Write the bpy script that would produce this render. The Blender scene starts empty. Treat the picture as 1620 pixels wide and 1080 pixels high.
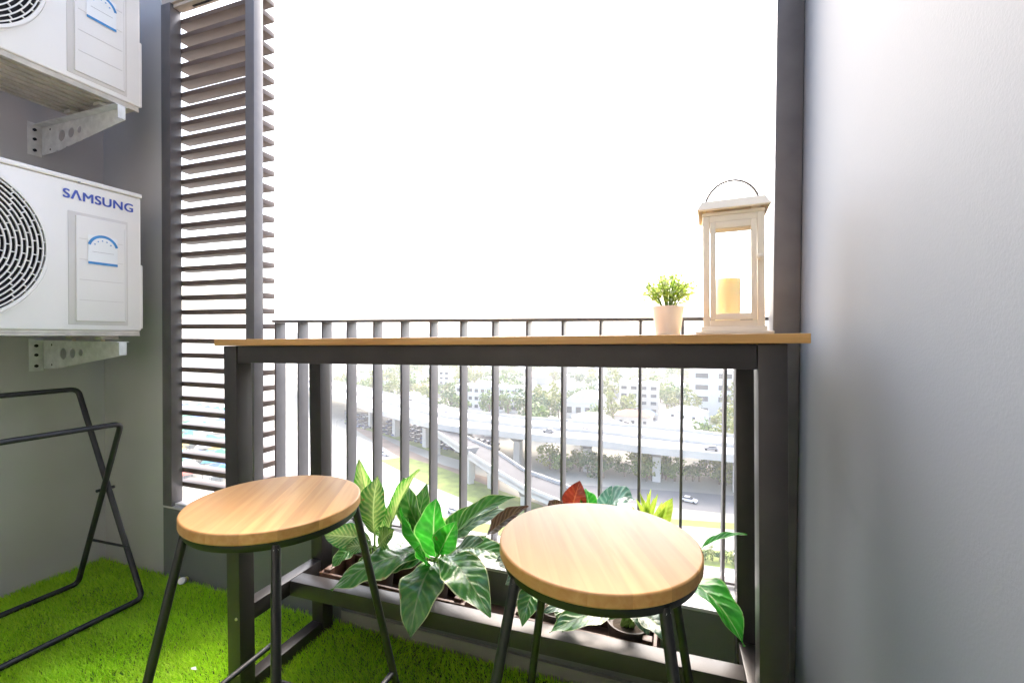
import bpy, bmesh, math, random
import numpy as np
from mathutils import Vector, Matrix, Quaternion
random.seed(7); rng = np.random.default_rng(7)
S = bpy.context.scene; COL = S.collection; R = math.radians

# ------------------------------------------------------------------ camera
EYE = Vector((0, 0, 1.05)); FPX = 715.7
YAW, PITCH, ROLL = -0.3422, -0.0132, -0.0063
F_ = Vector((math.sin(YAW)*math.cos(PITCH), math.cos(YAW)*math.cos(PITCH), math.sin(PITCH)))
r_ = Vector((math.cos(YAW), -math.sin(YAW), 0)); d_ = F_.cross(r_)
CR = math.cos(ROLL)*r_ + math.sin(ROLL)*d_; CD = -math.sin(ROLL)*r_ + math.cos(ROLL)*d_
cam = bpy.data.cameras.new('camera'); cam.sensor_width = 36; cam.lens = FPX/1620*36
cam.clip_start = 0.02; cam.clip_end = 6000
co = bpy.data.objects.new('camera', cam); COL.objects.link(co)
m = Matrix((CR, -CD, -F_)).transposed().to_4x4(); m.translation = EYE; co.matrix_world = m
S.camera = co

def at(u, v, Y=None, z=None):
    """a point of the photograph (1620x1080) at a known depth Y or height z"""
    d = F_ + (u-810)/FPX*CR + (v-540)/FPX*CD
    t = Y/d.y if Y is not None else (z-EYE.z)/d.z
    return EYE + d*t

# ------------------------------------------------------------------ mesh builder
class MB:
    def __init__(s): s.v = []; s.f = []; s.uv = None
    def add(s, vs, fs):
        o = len(s.v); s.v += [tuple(p) for p in vs]; s.f += [tuple(i+o for i in f) for f in fs]; return s
    def box(s, x0, x1, y0, y1, z0, z1):
        return s.add([(x0,y0,z0),(x1,y0,z0),(x1,y1,z0),(x0,y1,z0),(x0,y0,z1),(x1,y0,z1),(x1,y1,z1),(x0,y1,z1)],
                     [(0,3,2,1),(4,5,6,7),(0,1,5,4),(1,2,6,5),(2,3,7,6),(3,0,4,7)])
    def hexa(s, p):
        return s.add(p, [(0,3,2,1),(4,5,6,7),(0,1,5,4),(1,2,6,5),(2,3,7,6),(3,0,4,7)])
    def tube(s, pts, r, n=10, closed=False, ry=None):
        P = [Vector(p) for p in pts]; k = len(P); rings = []; up = None
        for i, p in enumerate(P):
            a = P[(i-1) % k] if (closed or i > 0) else p; b = P[(i+1) % k] if (closed or i < k-1) else p
            t = (b-a).normalized()
            if up is None:
                up = Vector((0,0,1)) if abs(t.z) < .9 else Vector((0,1,0))
            x = up.cross(t).normalized(); up = t.cross(x).normalized()
            rr = r[i] if isinstance(r, (list, tuple)) else r
            q = ry/r if ry else 1.0
            rings.append([p + rr*(math.cos(2*math.pi*j/n)*x + q*math.sin(2*math.pi*j/n)*up) for j in range(n)])
        vs = [v for g in rings for v in g]; fs = []
        for i in range(k if closed else k-1):
            for j in range(n):
                a0 = i*n+j; a1 = i*n+(j+1) % n; b0 = ((i+1) % k)*n+j; b1 = ((i+1) % k)*n+(j+1) % n
                fs.append((a0, a1, b1, b0))
        if not closed:
            fs.append(tuple(range(n-1, -1, -1))); fs.append(tuple((k-1)*n+j for j in range(n)))
        return s.add(vs, fs)
    def lathe(s, prof, n=32, c=(0,0,0), cap=True):
        vs = []; fs = []
        for (r, z) in prof:
            for j in range(n):
                a = 2*math.pi*j/n; vs.append((c[0]+r*math.cos(a), c[1]+r*math.sin(a), c[2]+z))
        for i in range(len(prof)-1):
            for j in range(n):
                fs.append((i*n+j, i*n+(j+1) % n, (i+1)*n+(j+1) % n, (i+1)*n+j))
        if cap:
            fs.append(tuple(range(n-1, -1, -1))); fs.append(tuple((len(prof)-1)*n+j for j in range(n)))
        return s.add(vs, fs)
    def prism(s, poly, dv):
        n = len(poly); dv = Vector(dv); a = [Vector(p) for p in poly]; b = [p+dv for p in a]
        return s.add(a+b, [tuple(range(n-1, -1, -1)), tuple(range(n, 2*n))] + [(i, (i+1) % n, n+(i+1) % n, n+i) for i in range(n)])
    def build(s, name, mat=None, parent=None, bevel=0, seg=2, smooth=None, off=(0,0,0)):
        me = bpy.data.meshes.new(name)
        off = Vector(off)
        me.from_pydata([Vector(p)-off for p in s.v], [], s.f)
        bm = bmesh.new(); bm.from_mesh(me)
        bmesh.ops.recalc_face_normals(bm, faces=bm.faces)
        if bevel:
            ed = [e for e in bm.edges if len(e.link_faces) == 2 and e.calc_face_angle(0) > .5]
            bmesh.ops.bevel(bm, geom=ed, offset=bevel, segments=seg, affect='EDGES', profile=.6, clamp_overlap=True)
        bm.to_mesh(me); bm.free()
        if s.uv is not None and not bevel:
            ul = me.uv_layers.new(name='UVMap')
            for l in me.loops: ul.data[l.index].uv = s.uv[l.vertex_index]
        if smooth is None: smooth = True
        if smooth:
            me.shade_smooth(); me.set_sharp_from_angle(angle=R(38))
        o = bpy.data.objects.new(name, me); COL.objects.link(o)
        if mat: me.materials.append(mat)
        if parent: o.parent = parent
        return o

def tag(o, label=None, cat=None, group=None, kind=None):
    if label: o['label'] = label
    if cat: o['category'] = cat
    if group: o['group'] = group
    if kind: o['kind'] = kind
    return o
def thing(name, label, cat, loc=(0,0,0), rot=(0,0,0), group=None):
    o = bpy.data.objects.new(name, None); COL.objects.link(o); o.empty_display_size = .1
    o.location = loc; o.rotation_euler = rot
    return tag(o, label, cat, group)
def struct(name, mb, mat, **k): return tag(mb.build(name, mat, **k), kind='structure')
KIDS = {}
def copy_tree(o, parent=None):
    c = o.copy(); COL.objects.link(c)
    if parent is not None: c.parent = parent
    for ch in list(o.children): copy_tree(ch, c)
    return c

# ------------------------------------------------------------------ materials
def mat(name, col, rough=.5, metal=0., var=.12, vs=6., bump=0., bs=120., spec=.5, sub=None, stretch=None, coat=0., rvar=0.):
    M = bpy.data.materials.new(name); M.use_nodes = True; nt = M.node_tree; N = nt.nodes; L = nt.links
    b = N['Principled BSDF']; b.inputs['Roughness'].default_value = rough; b.inputs['Metallic'].default_value = metal
    b.inputs['Specular IOR Level'].default_value = spec; b.inputs['Coat Weight'].default_value = coat
    tc = N.new('ShaderNodeTexCoord'); src = tc.outputs['Object']
    if stretch:
        mp = N.new('ShaderNodeMapping'); mp.inputs['Scale'].default_value = stretch; L.new(src, mp.inputs[0]); src = mp.outputs[0]
    nz = N.new('ShaderNodeTexNoise'); nz.inputs['Scale'].default_value = vs; nz.inputs['Detail'].default_value = 6; L.new(src, nz.inputs['Vector'])
    cr = N.new('ShaderNodeValToRGB'); e = cr.color_ramp.elements
    e[0].position = .3; e[1].position = .7
    e[0].color = [c*(1-var) for c in col]+[1]; e[1].color = [min(1, c*(1+var)) for c in col]+[1]
    L.new(nz.outputs['Fac'], cr.inputs[0]); L.new(cr.outputs[0], b.inputs['Base Color'])
    if rvar:
        mr = N.new('ShaderNodeMapRange'); mr.inputs[3].default_value = max(0, rough-rvar); mr.inputs[4].default_value = min(1, rough+rvar)
        L.new(nz.outputs['Fac'], mr.inputs[0]); L.new(mr.outputs[0], b.inputs['Roughness'])
    if bump:
        n2 = N.new('ShaderNodeTexNoise'); n2.inputs['Scale'].default_value = bs; n2.inputs['Detail'].default_value = 4; L.new(tc.outputs['Object'], n2.inputs['Vector'])
        bp = N.new('ShaderNodeBump'); bp.inputs['Strength'].default_value = bump; bp.inputs['Distance'].default_value = .004
        L.new(n2.outputs['Fac'], bp.inputs['Height']); L.new(bp.outputs[0], b.inputs['Normal'])
    return M

def wood(name, c1, c2, rough=.35, board=.045, rot=0., coat=.2):
    """joined boards with grain along local Y (after rot)"""
    M = bpy.data.materials.new(name); M.use_nodes = True; nt = M.node_tree; N = nt.nodes; L = nt.links
    b = N['Principled BSDF']; b.inputs['Roughness'].default_value = rough; b.inputs['Coat Weight'].default_value = coat; b.inputs['Coat Roughness'].default_value = .2
    tc = N.new('ShaderNodeTexCoord'); mp = N.new('ShaderNodeMapping'); mp.inputs['Rotation'].default_value = (0, 0, rot); L.new(tc.outputs['Object'], mp.inputs[0])
    sx = N.new('ShaderNodeSeparateXYZ'); L.new(mp.outputs[0], sx.inputs[0])
    dv = N.new('ShaderNodeMath'); dv.operation = 'DIVIDE'; dv.inputs[1].default_value = board; L.new(sx.outputs[0], dv.inputs[0])
    fl = N.new('ShaderNodeMath'); fl.operation = 'FLOOR'; L.new(dv.outputs[0], fl.inputs[0])
    wn = N.new('ShaderNodeTexWhiteNoise'); wn.noise_dimensions = '1D'; L.new(fl.outputs[0], wn.inputs['W'])
    m2 = N.new('ShaderNodeMapping'); m2.inputs['Scale'].default_value = (60, 3, 60); L.new(mp.outputs[0], m2.inputs[0])
    ad = N.new('ShaderNodeVectorMath'); ad.operation = 'ADD'; L.new(m2.outputs[0], ad.inputs[0])
    sc = N.new('ShaderNodeVectorMath'); sc.operation = 'SCALE'; sc.inputs['Scale'].default_value = 37; L.new(wn.outputs['Color'], sc.inputs[0]); L.new(sc.outputs[0], ad.inputs[1])
    nz = N.new('ShaderNodeTexNoise'); nz.inputs['Scale'].default_value = 1; nz.inputs['Detail'].default_value = 7; nz.inputs['Distortion'].default_value = .6; L.new(ad.outputs[0], nz.inputs['Vector'])
    cr = N.new('ShaderNodeValToRGB'); cr.color_ramp.elements[0].position = .3; cr.color_ramp.elements[1].position = .68
    cr.color_ramp.elements[0].color = (*c1, 1); cr.color_ramp.elements[1].color = (*c2, 1); L.new(nz.outputs['Fac'], cr.inputs[0])
    hv = N.new('ShaderNodeHueSaturation'); L.new(cr.outputs[0], hv.inputs['Color'])
    mr = N.new('ShaderNodeMapRange'); mr.inputs[3].default_value = .76; mr.inputs[4].default_value = 1.12; L.new(wn.outputs['Value'], mr.inputs[0]); L.new(mr.outputs[0], hv.inputs['Value'])
    L.new(hv.outputs[0], b.inputs['Base Color'])
    bp = N.new('ShaderNodeBump'); bp.inputs['Strength'].default_value = .08; bp.inputs['Distance'].default_value = .001; L.new(nz.outputs['Fac'], bp.inputs['Height']); L.new(bp.outputs[0], b.inputs['Normal'])
    return M

def leafmat(name, dark, light, rim, mid, veins=10., amt=.6, centre=0., rough=.3, trans=.35):
    """leaf surface: u across (0..1), v from stalk to tip"""
    M = bpy.data.materials.new(name); M.use_nodes = True; nt = M.node_tree; N = nt.nodes; L = nt.links
    b = N['Principled BSDF']; b.inputs['Roughness'].default_value = rough; b.inputs['Coat Weight'].default_value = .7; b.inputs['Coat Roughness'].default_value = .16
    uv = N.new('ShaderNodeUVMap'); uv.uv_map = 'UVMap'; sp = N.new('ShaderNodeSeparateXYZ'); L.new(uv.outputs[0], sp.inputs[0])
    def math_(op, a, bb=None):
        n = N.new('ShaderNodeMath'); n.operation = op
        for i, x in enumerate((a, bb)):
            if x is None: continue
            if isinstance(x, (int, float)): n.inputs[i].default_value = x
            else: L.new(x, n.inputs[i])
        return n.outputs[0]
    au = math_('MULTIPLY', math_('ABSOLUTE', math_('SUBTRACT', sp.outputs[0], .5)), 2.)
    nz = N.new('ShaderNodeTexNoise'); nz.inputs['Scale'].default_value = 7; nz.inputs['Detail'].default_value = 4; L.new(uv.outputs[0], nz.inputs['Vector'])
    ph = math_('ADD', math_('SUBTRACT', sp.outputs[1], math_('MULTIPLY', au, .22)), math_('MULTIPLY', nz.outputs['Fac'], .07))
    w = math_('POWER', math_('ADD', math_('MULTIPLY', math_('SINE', math_('MULTIPLY', ph, veins*6.283)), .5), .5), 2.5)
    def mix(f, A, B):
        n = N.new('ShaderNodeMix'); n.data_type = 'RGBA'
        if isinstance(f, (int, float)): n.inputs[0].default_value = f
        else: L.new(f, n.inputs[0])
        for i, x in ((6, A), (7, B)):
            if isinstance(x, tuple): n.inputs[i].default_value = (*x, 1)
            else: L.new(x, n.inputs[i])
        return n.outputs[2]
    base = mix(math_('MULTIPLY', w, amt), dark, light)
    if centre:
        f = math_('MULTIPLY', math_('SUBTRACT', 1.15, math_('MULTIPLY', au, math_('ADD', 1.0, nz.outputs['Fac']))), centre)
        cl = N.new('ShaderNodeClamp'); L.new(f, cl.inputs[0]); base = mix(cl.outputs[0], base, light)
    oc = N.new('ShaderNodeTexCoord'); n3 = N.new('ShaderNodeTexNoise'); n3.inputs['Scale'].default_value = 38; n3.inputs['Detail'].default_value = 5; L.new(oc.outputs['Object'], n3.inputs['Vector'])
    hs = N.new('ShaderNodeHueSaturation'); mr = N.new('ShaderNodeMapRange'); mr.inputs[1].default_value = .3; mr.inputs[2].default_value = .7; mr.inputs[3].default_value = .68; mr.inputs[4].default_value = 1.28
    L.new(n3.outputs['Fac'], mr.inputs[0]); L.new(mr.outputs[0], hs.inputs['Value']); L.new(base, hs.inputs['Color']); base = hs.outputs[0]
    base = mix(math_('GREATER_THAN', au, .93), base, rim)
    base = mix(math_('MULTIPLY', math_('GREATER_THAN', math_('ADD', n3.outputs['Fac'], math_('MULTIPLY', au, .12)), .78), .7), base, (.22,.13,.05))
    base = mix(math_('LESS_THAN', au, .045), base, mid)
    L.new(base, b.inputs['Base Color'])
    bp = N.new('ShaderNodeBump'); bp.inputs['Strength'].default_value = .5; bp.inputs['Distance'].default_value = .004; L.new(w, bp.inputs['Height']); L.new(bp.outputs[0], b.inputs['Normal'])
    t = N.new('ShaderNodeBsdfTranslucent'); L.new(base, t.inputs[0]); ms = N.new('ShaderNodeMixShader'); ms.inputs[0].default_value = trans
    L.new(b.outputs[0], ms.inputs[1]); L.new(t.outputs[0], ms.inputs[2]); L.new(ms.outputs[0], N['Material Output'].inputs[0])
    return M

def foliage_mat(name, c1, c2, trans=.3, scale=.8):
    M = bpy.data.materials.new(name); M.use_nodes = True; nt = M.node_tree; N = nt.nodes; L = nt.links
    b = N['Principled BSDF']; b.inputs['Roughness'].default_value = .55
    g = N.new('ShaderNodeNewGeometry'); cr = N.new('ShaderNodeValToRGB'); cr.color_ramp.elements[0].color = (*c1, 1); cr.color_ramp.elements[1].color = (*c2, 1)
    L.new(g.outputs['Random Per Island'], cr.inputs[0]); L.new(cr.outputs[0], b.inputs['Base Color'])
    t = N.new('ShaderNodeBsdfTranslucent'); L.new(cr.outputs[0], t.inputs[0]); ms = N.new('ShaderNodeMixShader'); ms.inputs[0].default_value = trans
    L.new(b.outputs[0], ms.inputs[1]); L.new(t.outputs[0], ms.inputs[2]); L.new(ms.outputs[0], N['Material Output'].inputs[0])
    return M

M = dict(
    wall=mat('wall_paint_dark', (.51,.50,.505), .62, var=.06, vs=2.5, bump=.12, bs=260),
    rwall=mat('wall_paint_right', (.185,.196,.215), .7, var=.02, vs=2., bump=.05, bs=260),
    white=mat('white_plaster', (.78,.77,.75), .7, var=.03, vs=3, bump=.1, bs=200),
    rear=mat('rear_wall_fill_tone', (.30,.29,.28), .7, var=.03, vs=3, bump=.1, bs=200),  # tone picked for how much light the unseen rear wall bounces
    soffit=mat('soffit_paint', (.60,.54,.49), .7, var=.05, vs=4),
    steel=mat('dark_steel_paint', (.125,.117,.122), .40, var=.12, vs=14, bump=.05, bs=400, rvar=.06),
    slat=mat('slat_paint', (.125,.088,.074), .5, var=.08, vs=14),
    table=mat('table_steel_paint', (.036,.031,.030), .36, spec=.4, var=.12, vs=14, bump=.05, bs=400, rvar=.06),
    black=mat('black_steel', (.010,.010,.011), .34, var=.2, vs=20, bump=.05, bs=500, rvar=.08),
    rack=mat('black_rack_tube', (.014,.014,.016), .45, var=.2, vs=20, rvar=.08),
    acw=mat('ac_enamel', (.76,.745,.73), .38, var=.025, vs=5, bump=.03, bs=500, rvar=.05),
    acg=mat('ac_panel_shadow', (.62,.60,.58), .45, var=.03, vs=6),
    acu=mat('ac_base_pan', (.50,.47,.42), .55, var=.22, vs=14),
    dark=mat('dark_inside', (.012,.011,.016), .8),
    fan=mat('fan_blade', (.03,.03,.035), .5),
    galv=mat('galvanised', (.70,.71,.70), .42, metal=.15, var=.14, vs=30, bump=.05, bs=300, rvar=.1),
    brass=mat('zinc_bolt', (.62,.55,.40), .35, metal=.8),
    blue=mat('blue_print', (.03,.07,.42), .4, var=.05), sky=mat('blue_sticker', (.02,.22,.55), .4, var=.15, vs=40),
    paper=mat('label_film', (.80,.82,.84), .35, var=.02),
    grey_print=mat('grey_print', (.35,.36,.38), .5),
    seat=wood('seat_wood', (.53,.25,.068), (.65,.365,.125), .50, .06, rot=R(20), coat=.06),
    board=wood('board_wood', (.42,.21,.06), (.56,.31,.10), .4, .06, rot=R(90), coat=.1),
    lant=mat('lantern_paint', (.90,.80,.64), .5, var=.05, vs=12, bump=.06, bs=150),
    wax=mat('candle_wax', (.95,.86,.56), .5, var=.05, vs=8),
    wick=mat('wick', (.02,.02,.02), .8), wire=mat('grey_wire', (.13,.125,.12), .5, metal=.2),
    pot=mat('white_pot', (.82,.79,.755), .45, var=.04, vs=9, bump=.05, bs=120),
    potdark=mat('dark_pot', (.10,.085,.075), .6, var=.1, vs=10),
    soil=mat('soil', (.05,.035,.022), .95, var=.4, vs=40, bump=.8, bs=60),
    crate=wood('crate_wood', (.06,.028,.018), (.13,.065,.04), .5, .08, rot=R(90), coat=0),
    kerbtop=mat('kerb_top_paint', (.55,.55,.57), .5, var=.06, vs=5, bump=.1, bs=150),
    kerb=mat('kerb_paint', (.15,.155,.155), .6, var=.08, vs=3, bump=.12, bs=240),
    backing=mat('grass_backing', (.07,.14,.012), .9, var=.3, vs=30),
    strip=mat('kerb_strip', (.26,.26,.22), .6),
    stem=mat('plant_stem', (.20,.34,.07), .5, var=.15, vs=20),
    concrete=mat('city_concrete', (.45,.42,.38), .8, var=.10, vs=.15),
    cgrey=mat('city_concrete_grey', (.20,.19,.18), .85, var=.12, vs=.15),  # plain darker grey for pier heads, lamp posts and canopy poles
    asphalt=mat('asphalt', (.05,.05,.053), .85, var=.2, vs=.12),
    asphalt2=mat('worn_asphalt', (.13,.125,.12), .85, var=.15, vs=.10),
    pale=mat('pale_road', (.34,.325,.31), .85, var=.12, vs=.10),
    mark=mat('road_paint', (.8,.8,.78), .6), earth=mat('bare_earth', (.20,.14,.10), .9, var=.2, vs=.2),
    ground=mat('city_ground', (.24,.23,.19), .9, var=.35, vs=.03),
    lawn=mat('verge_grass', (.15,.19,.03), .9, var=.35, vs=.25, bump=.5, bs=2),
    hwhite=mat('house_white', (.62,.605,.58), .8, var=.05, vs=.2), hcream=mat('house_cream', (.52,.47,.40), .8, var=.05, vs=.2), hgrey=mat('house_grey', (.27,.27,.27), .8, var=.06, vs=.2),
    rred=mat('roof_red', (.25,.10,.06), .75, var=.15, vs=.4), rgrey=mat('roof_grey', (.22,.215,.21), .75, var=.12, vs=.4), rwhite=mat('roof_pale', (.55,.54,.53), .7, var=.08, vs=.4), rblue=mat('roof_blue', (.10,.15,.23), .6, var=.1, vs=.4),
    glass=mat('window_dark', (.06,.065,.075), .15, var=.1),
    far=mat('tower_cladding', (.10,.115,.14), .6, var=.1, vs=.05),
    trunk=mat('trunk', (.13,.095,.065), .9, var=.2, vs=2),
    tyre=mat('tyre', (.02,.02,.02), .8),
)
for nm, c in dict(carwhite=(.7,.7,.7), carblack=(.02,.02,.025), cargrey=(.16,.165,.18), carblue=(.03,.06,.16), carred=(.30,.03,.03)).items():
    M[nm] = mat('paint_'+nm, c, .3, var=.02, coat=.5)
for nm, c in dict(tred=(.30,.04,.02), tblue=(.02,.08,.28), tgreen=(.01,.18,.09), tyellow=(.38,.22,.03), tteal=(.02,.19,.22), twhite=(.45,.45,.44)).items():
    M[nm] = mat('canvas_'+nm, c, .7, var=.06, vs=.6)
LM = dict(
    glossy=leafmat('leaf_glossy', (.03,.155,.02), (.14,.31,.07), (.42,.50,.22), (.16,.26,.10), 8, .55, rough=.3, trans=.22),
    bright=leafmat('leaf_bright', (.03,.32,.02), (.08,.45,.05), (.22,.50,.12), (.30,.52,.18), 7, .6, rough=.35, trans=.5),
    varieg=leafmat('leaf_variegated', (.03,.17,.02), (.42,.50,.16), (.05,.24,.02), (.40,.52,.20), 11, .6, centre=.35, rough=.35, trans=.4),
    light=leafmat('leaf_light', (.07,.33,.02), (.62,.70,.26), (.05,.26,.02), (.16,.4,.06), 12, .5, centre=.7, rough=.35, trans=.45),
    red=leafmat('leaf_red', (.20,.025,.012), (.30,.05,.02), (.16,.03,.02), (.32,.08,.03), 8, .5, rough=.4, trans=.35),
    teal=leafmat('leaf_teal', (.10,.28,.21), (.32,.50,.42), (.34,.5,.40), (.06,.22,.14), 6, .75, rough=.4, trans=.3),
    sage=leafmat('leaf_sage', (.075,.15,.09), (.19,.27,.18), (.5,.55,.35), (.22,.32,.14), 7, .6, rough=.35, trans=.25),
    bronze=leafmat('leaf_bronze', (.06,.03,.02), (.16,.09,.06), (.2,.12,.08), (.2,.12,.06), 9, .6, rough=.4, trans=.2),
    lime=leafmat('leaf_lime', (.36,.52,.05), (.55,.66,.14), (.5,.6,.15), (.3,.5,.06), 7, .5, rough=.4, trans=.45),
)
b_ = M['wax'].node_tree.nodes['Principled BSDF']; b_.inputs['Subsurface Weight'].default_value = .8; b_.inputs['Subsurface Radius'].default_value = (1, .7, .35); b_.inputs['Subsurface Scale'].default_value = .03
# ------------------------------------------------------------------ sky and sun
W = bpy.data.worlds.new('World'); S.world = W; W.use_nodes = True; nt = W.node_tree
sk = nt.nodes.new('ShaderNodeTexSky'); sk.sky_type = 'NISHITA'; sk.sun_disc = False
SUN_EL, SUN_AZ = R(46), R(-9)     # azimuth measured from +Y towards +X
sk.sun_elevation = SUN_EL; sk.sun_rotation = SUN_AZ; sk.air_density = 1.0; sk.dust_density = 4.0; sk.ozone_density = .3; sk.altitude = 50
nt.links.new(sk.outputs[0], nt.nodes['Background'].inputs[0]); nt.nodes['Background'].inputs[1].default_value = .15
sl = bpy.data.lights.new('sun', 'SUN'); sl.energy = .5; sl.angle = R(60); sl.color = (1, .97, .93)
so = bpy.data.objects.new('sun', sl); COL.objects.link(so)
sd = Vector((math.sin(SUN_AZ)*math.cos(SUN_EL), math.cos(SUN_AZ)*math.cos(SUN_EL), math.sin(SUN_EL)))
so.rotation_euler = sd.to_track_quat('Z', 'Y').to_euler()
vs_ = S.view_settings; vs_.view_transform = 'Standard'; vs_.look = 'None'; vs_.gamma = 1; vs_.use_curve_mapping = False; vs_.exposure = 2.8
S.render.engine = 'CYCLES'; cy = S.cycles; cy.use_denoising = True; cy.max_bounces = 10; cy.diffuse_bounces = 6; cy.glossy_bounces = 4; cy.transmission_bounces = 8; cy.transparent_max_bounces = 12; cy.volume_bounces = 1
cy.sample_clamp_indirect = 8; cy.caustics_reflective = False; cy.caustics_refractive = False

# ------------------------------------------------------------------ balcony shell
XL, XR, YB, YI = -2.473, 0.305, 1.335, -1.15
ZC, ZL = 3.5, 2.45
struct('balcony_floor', MB().box(XL, XR, YI, YB+.3, -.2, 0), M['kerb'])
tag(MB().box(XL-.2, XL, YI-.2, YB+.2, -.2, ZC).build('side_wall', M['wall']), 'dark grey side wall with the outdoor units mounted on it', 'wall')
tag(MB().box(XR, XR+.2, YI-.2, YB+.4, -.2, 5.2).build('side_wall', M['rwall']), 'pale grey painted side wall at the right end of the table', 'wall')  # unseen upper part raised above the other walls to block the sun
tag(MB().box(XL, -2.078, YB, YB+.042, 0, ZC).build('end_wall', M['wall'], bevel=.002), 'narrow dark grey wall between the corner and the louvre screen', 'wall')
tag(MB().box(XL, XR, YI-.2, YI, 0, ZC).build('rear_wall', M['rear']), 'unseen grey wall at the back of the balcony, toned for bounced light', 'wall')  # unseen wall put behind the camera to set the bounced fill light
lt = MB().box(-2.078, -1.5525, YB+.001, 1.383, ZL, ZC)
struct('lintel', lt, M['soffit'], bevel=.003)
kb = thing('low_wall', 'low dark grey wall under the railing with a pale sloping top', 'wall', (-.9, YB, 0))
MB().box(-2.078, XR, YB, YB+.24, 0, .296).build('wall_body', M['kerb'], kb, off=(-.9, YB, 0))
MB().hexa([(-2.078,YB-.001,.2965),(XR,YB-.001,.2965),(XR,YB+.24,.2965),(-2.078,YB+.24,.2965),(-2.078,YB-.001,.306),(XR,YB-.001,.306),(XR,YB+.24,.300),(-2.078,YB+.24,.300)]).build('coping', M['kerbtop'], kb, bevel=.002, off=(-.9, YB, 0))
struct('floor_strip', MB().box(-1.12, .24, YB-.012, YB-.001, .0, .055), M['strip'])
MP = MB().box(.2426, .3035, YB-.006, YB+.055, 0, ZC)
tag(MP.build('corner_post', M['steel'], bevel=.002), 'dark grey steel post standing against the right wall', 'post')

# ------------------------------------------------------------------ louvre screen
lv = thing('louvre_screen', 'tall dark grey louvre screen of horizontal slats beside the outdoor units', 'louvre screen', (-1.81, 1.38, .306))
o_ = (-1.81, 1.38, .306)
MB().box(-2.076, -2.02, YB-.004, 1.378, .306, ZL).build('post', M['steel'], lv, bevel=.002, off=o_)
MB().box(-1.597, -1.552, YB, 1.378, .306, ZL).build('post', M['steel'], lv, bevel=.002, off=o_)
for i in range(33):
    z = 2.397 - .0627*i
    MB().box(-2.05, -1.5525, 1.3785, 1.434, z-.0103, z+.0103).build('slat', M['slat'], lv, bevel=.0015, off=o_)
MB().box(-2.02, -1.597, 1.345, 1.43, .3065, .318).build('sill', M['kerbtop'], lv, bevel=.001, off=o_)
hd = MB().box(-2.02, -1.597, 1.345, 1.383, 2.436, 2.449).build('head_plate', M['soffit'], lv, bevel=.001, off=o_)
MB().box(-1.93, -1.70, 1.362, 1.370, 2.433, 2.4355).build('slot', M['dark'], hd, off=o_)
hd.children[0].matrix_parent_inverse = Matrix()

# ------------------------------------------------------------------ railing
rl = thing('railing', 'dark grey railing of flat upright bars under a thin top rail', 'railing', (-.68, 1.49, .306)); o_ = (-.68, 1.49, .306)
MB().box(-1.60, .3035, 1.462, 1.53, 1.0985, 1.1085).build('top_rail', M['steel'], rl, bevel=.001, off=o_)
MB().box(-1.60, .3035, 1.478, 1.512, .312, .320).build('bottom_rail', M['steel'], rl, bevel=.001, off=o_)
for n in range(0, 15):
    x = -1.5943 + .1244*n - (.004 if n == 14 else 0)
    MB().box(x, x+.0082, 1.470, 1.5228, .3205, 1.098).build('baluster', M['steel'], rl, bevel=.001, off=o_)
for x in (-.46, .19, -1.2):
    b = MB().box(x-.006, x+.006, 1.489, 1.501, .30, .3115).build('rail_foot', M['steel'], rl, bevel=.001, off=o_)

# ------------------------------------------------------------------ bar table (stands a little askew)
TX, TY = -.485, 1.115
tb = thing('bar_table', 'long narrow bar table with thin wooden top and dark steel frame', 'table', (TX, TY, .012), (0, R(-.95), 0))
def tbox(x0, x1, y0, y1, z0, z1, nm, m_='table', bev=.002, par=None):
    return MB().box(x0-TX, x1-TX, y0-TY, y1-TY, z0, z1).build(nm, M[m_], par or tb, bevel=bev)
ZT = 1.0158
tbox(-1.197, .243, .915, 1.318, ZT, ZT+.0175, 'tabletop', 'board', .0015)
xl0, xl1, xr0, xr1 = -1.180, -1.132, .163, .211; yf0, yf1, yr0, yr1 = .930, .978, 1.247, 1.295
legs = []
for (a, b) in ((xl0, xl1), (xr0, xr1)):
    for (c, d) in ((yf0, yf1), (yr0, yr1)): legs.append(tbox(a, b, c, d, 0, ZT-.001, 'leg'))
for (c, d, nm) in ((yf0+.003, yf1-.003, 'apron'), (yr0+.003, yr1-.003, 'apron')): tbox(xl1+.0008, xr0-.0008, c, d, ZT-.048, ZT-.001, nm)
for (a, b) in ((xl0+.003, xl1-.003), (xr0+.003, xr1-.003)):
    tbox(a, b, yf1+.0008, yr0-.0008, ZT-.048, ZT-.001, 'apron')
    tbox(a, b, yf1+.0008, yr0-.0008, .221, .268, 'side_stretcher')
    tbox(a, b, yf1+.0008, yr0-.0008, .004, .052, 'foot_bar')
tbox(xl1-.002, xr0+.002, 1.107, 1.160, .2205, .2675, 'long_stretcher')
tbox(-1.095, -.022, 1.1615, 1.318, .184, .192, 'plant_shelf', 'crate')
for (u, v) in ((376, 978), (378, 1065)):
    p = at(u, v, Y=yf0); q = MB().lathe([(.0001,0),(.0045,.0005),(.004,.003),(.0001,.0042)], 10).build('bolt', M['brass'], tb)
    q.location = (p.x-TX, yf0-TY, p.z-.012-.011+.02); q.rotation_euler = (R(90), 0, 0)

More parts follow.
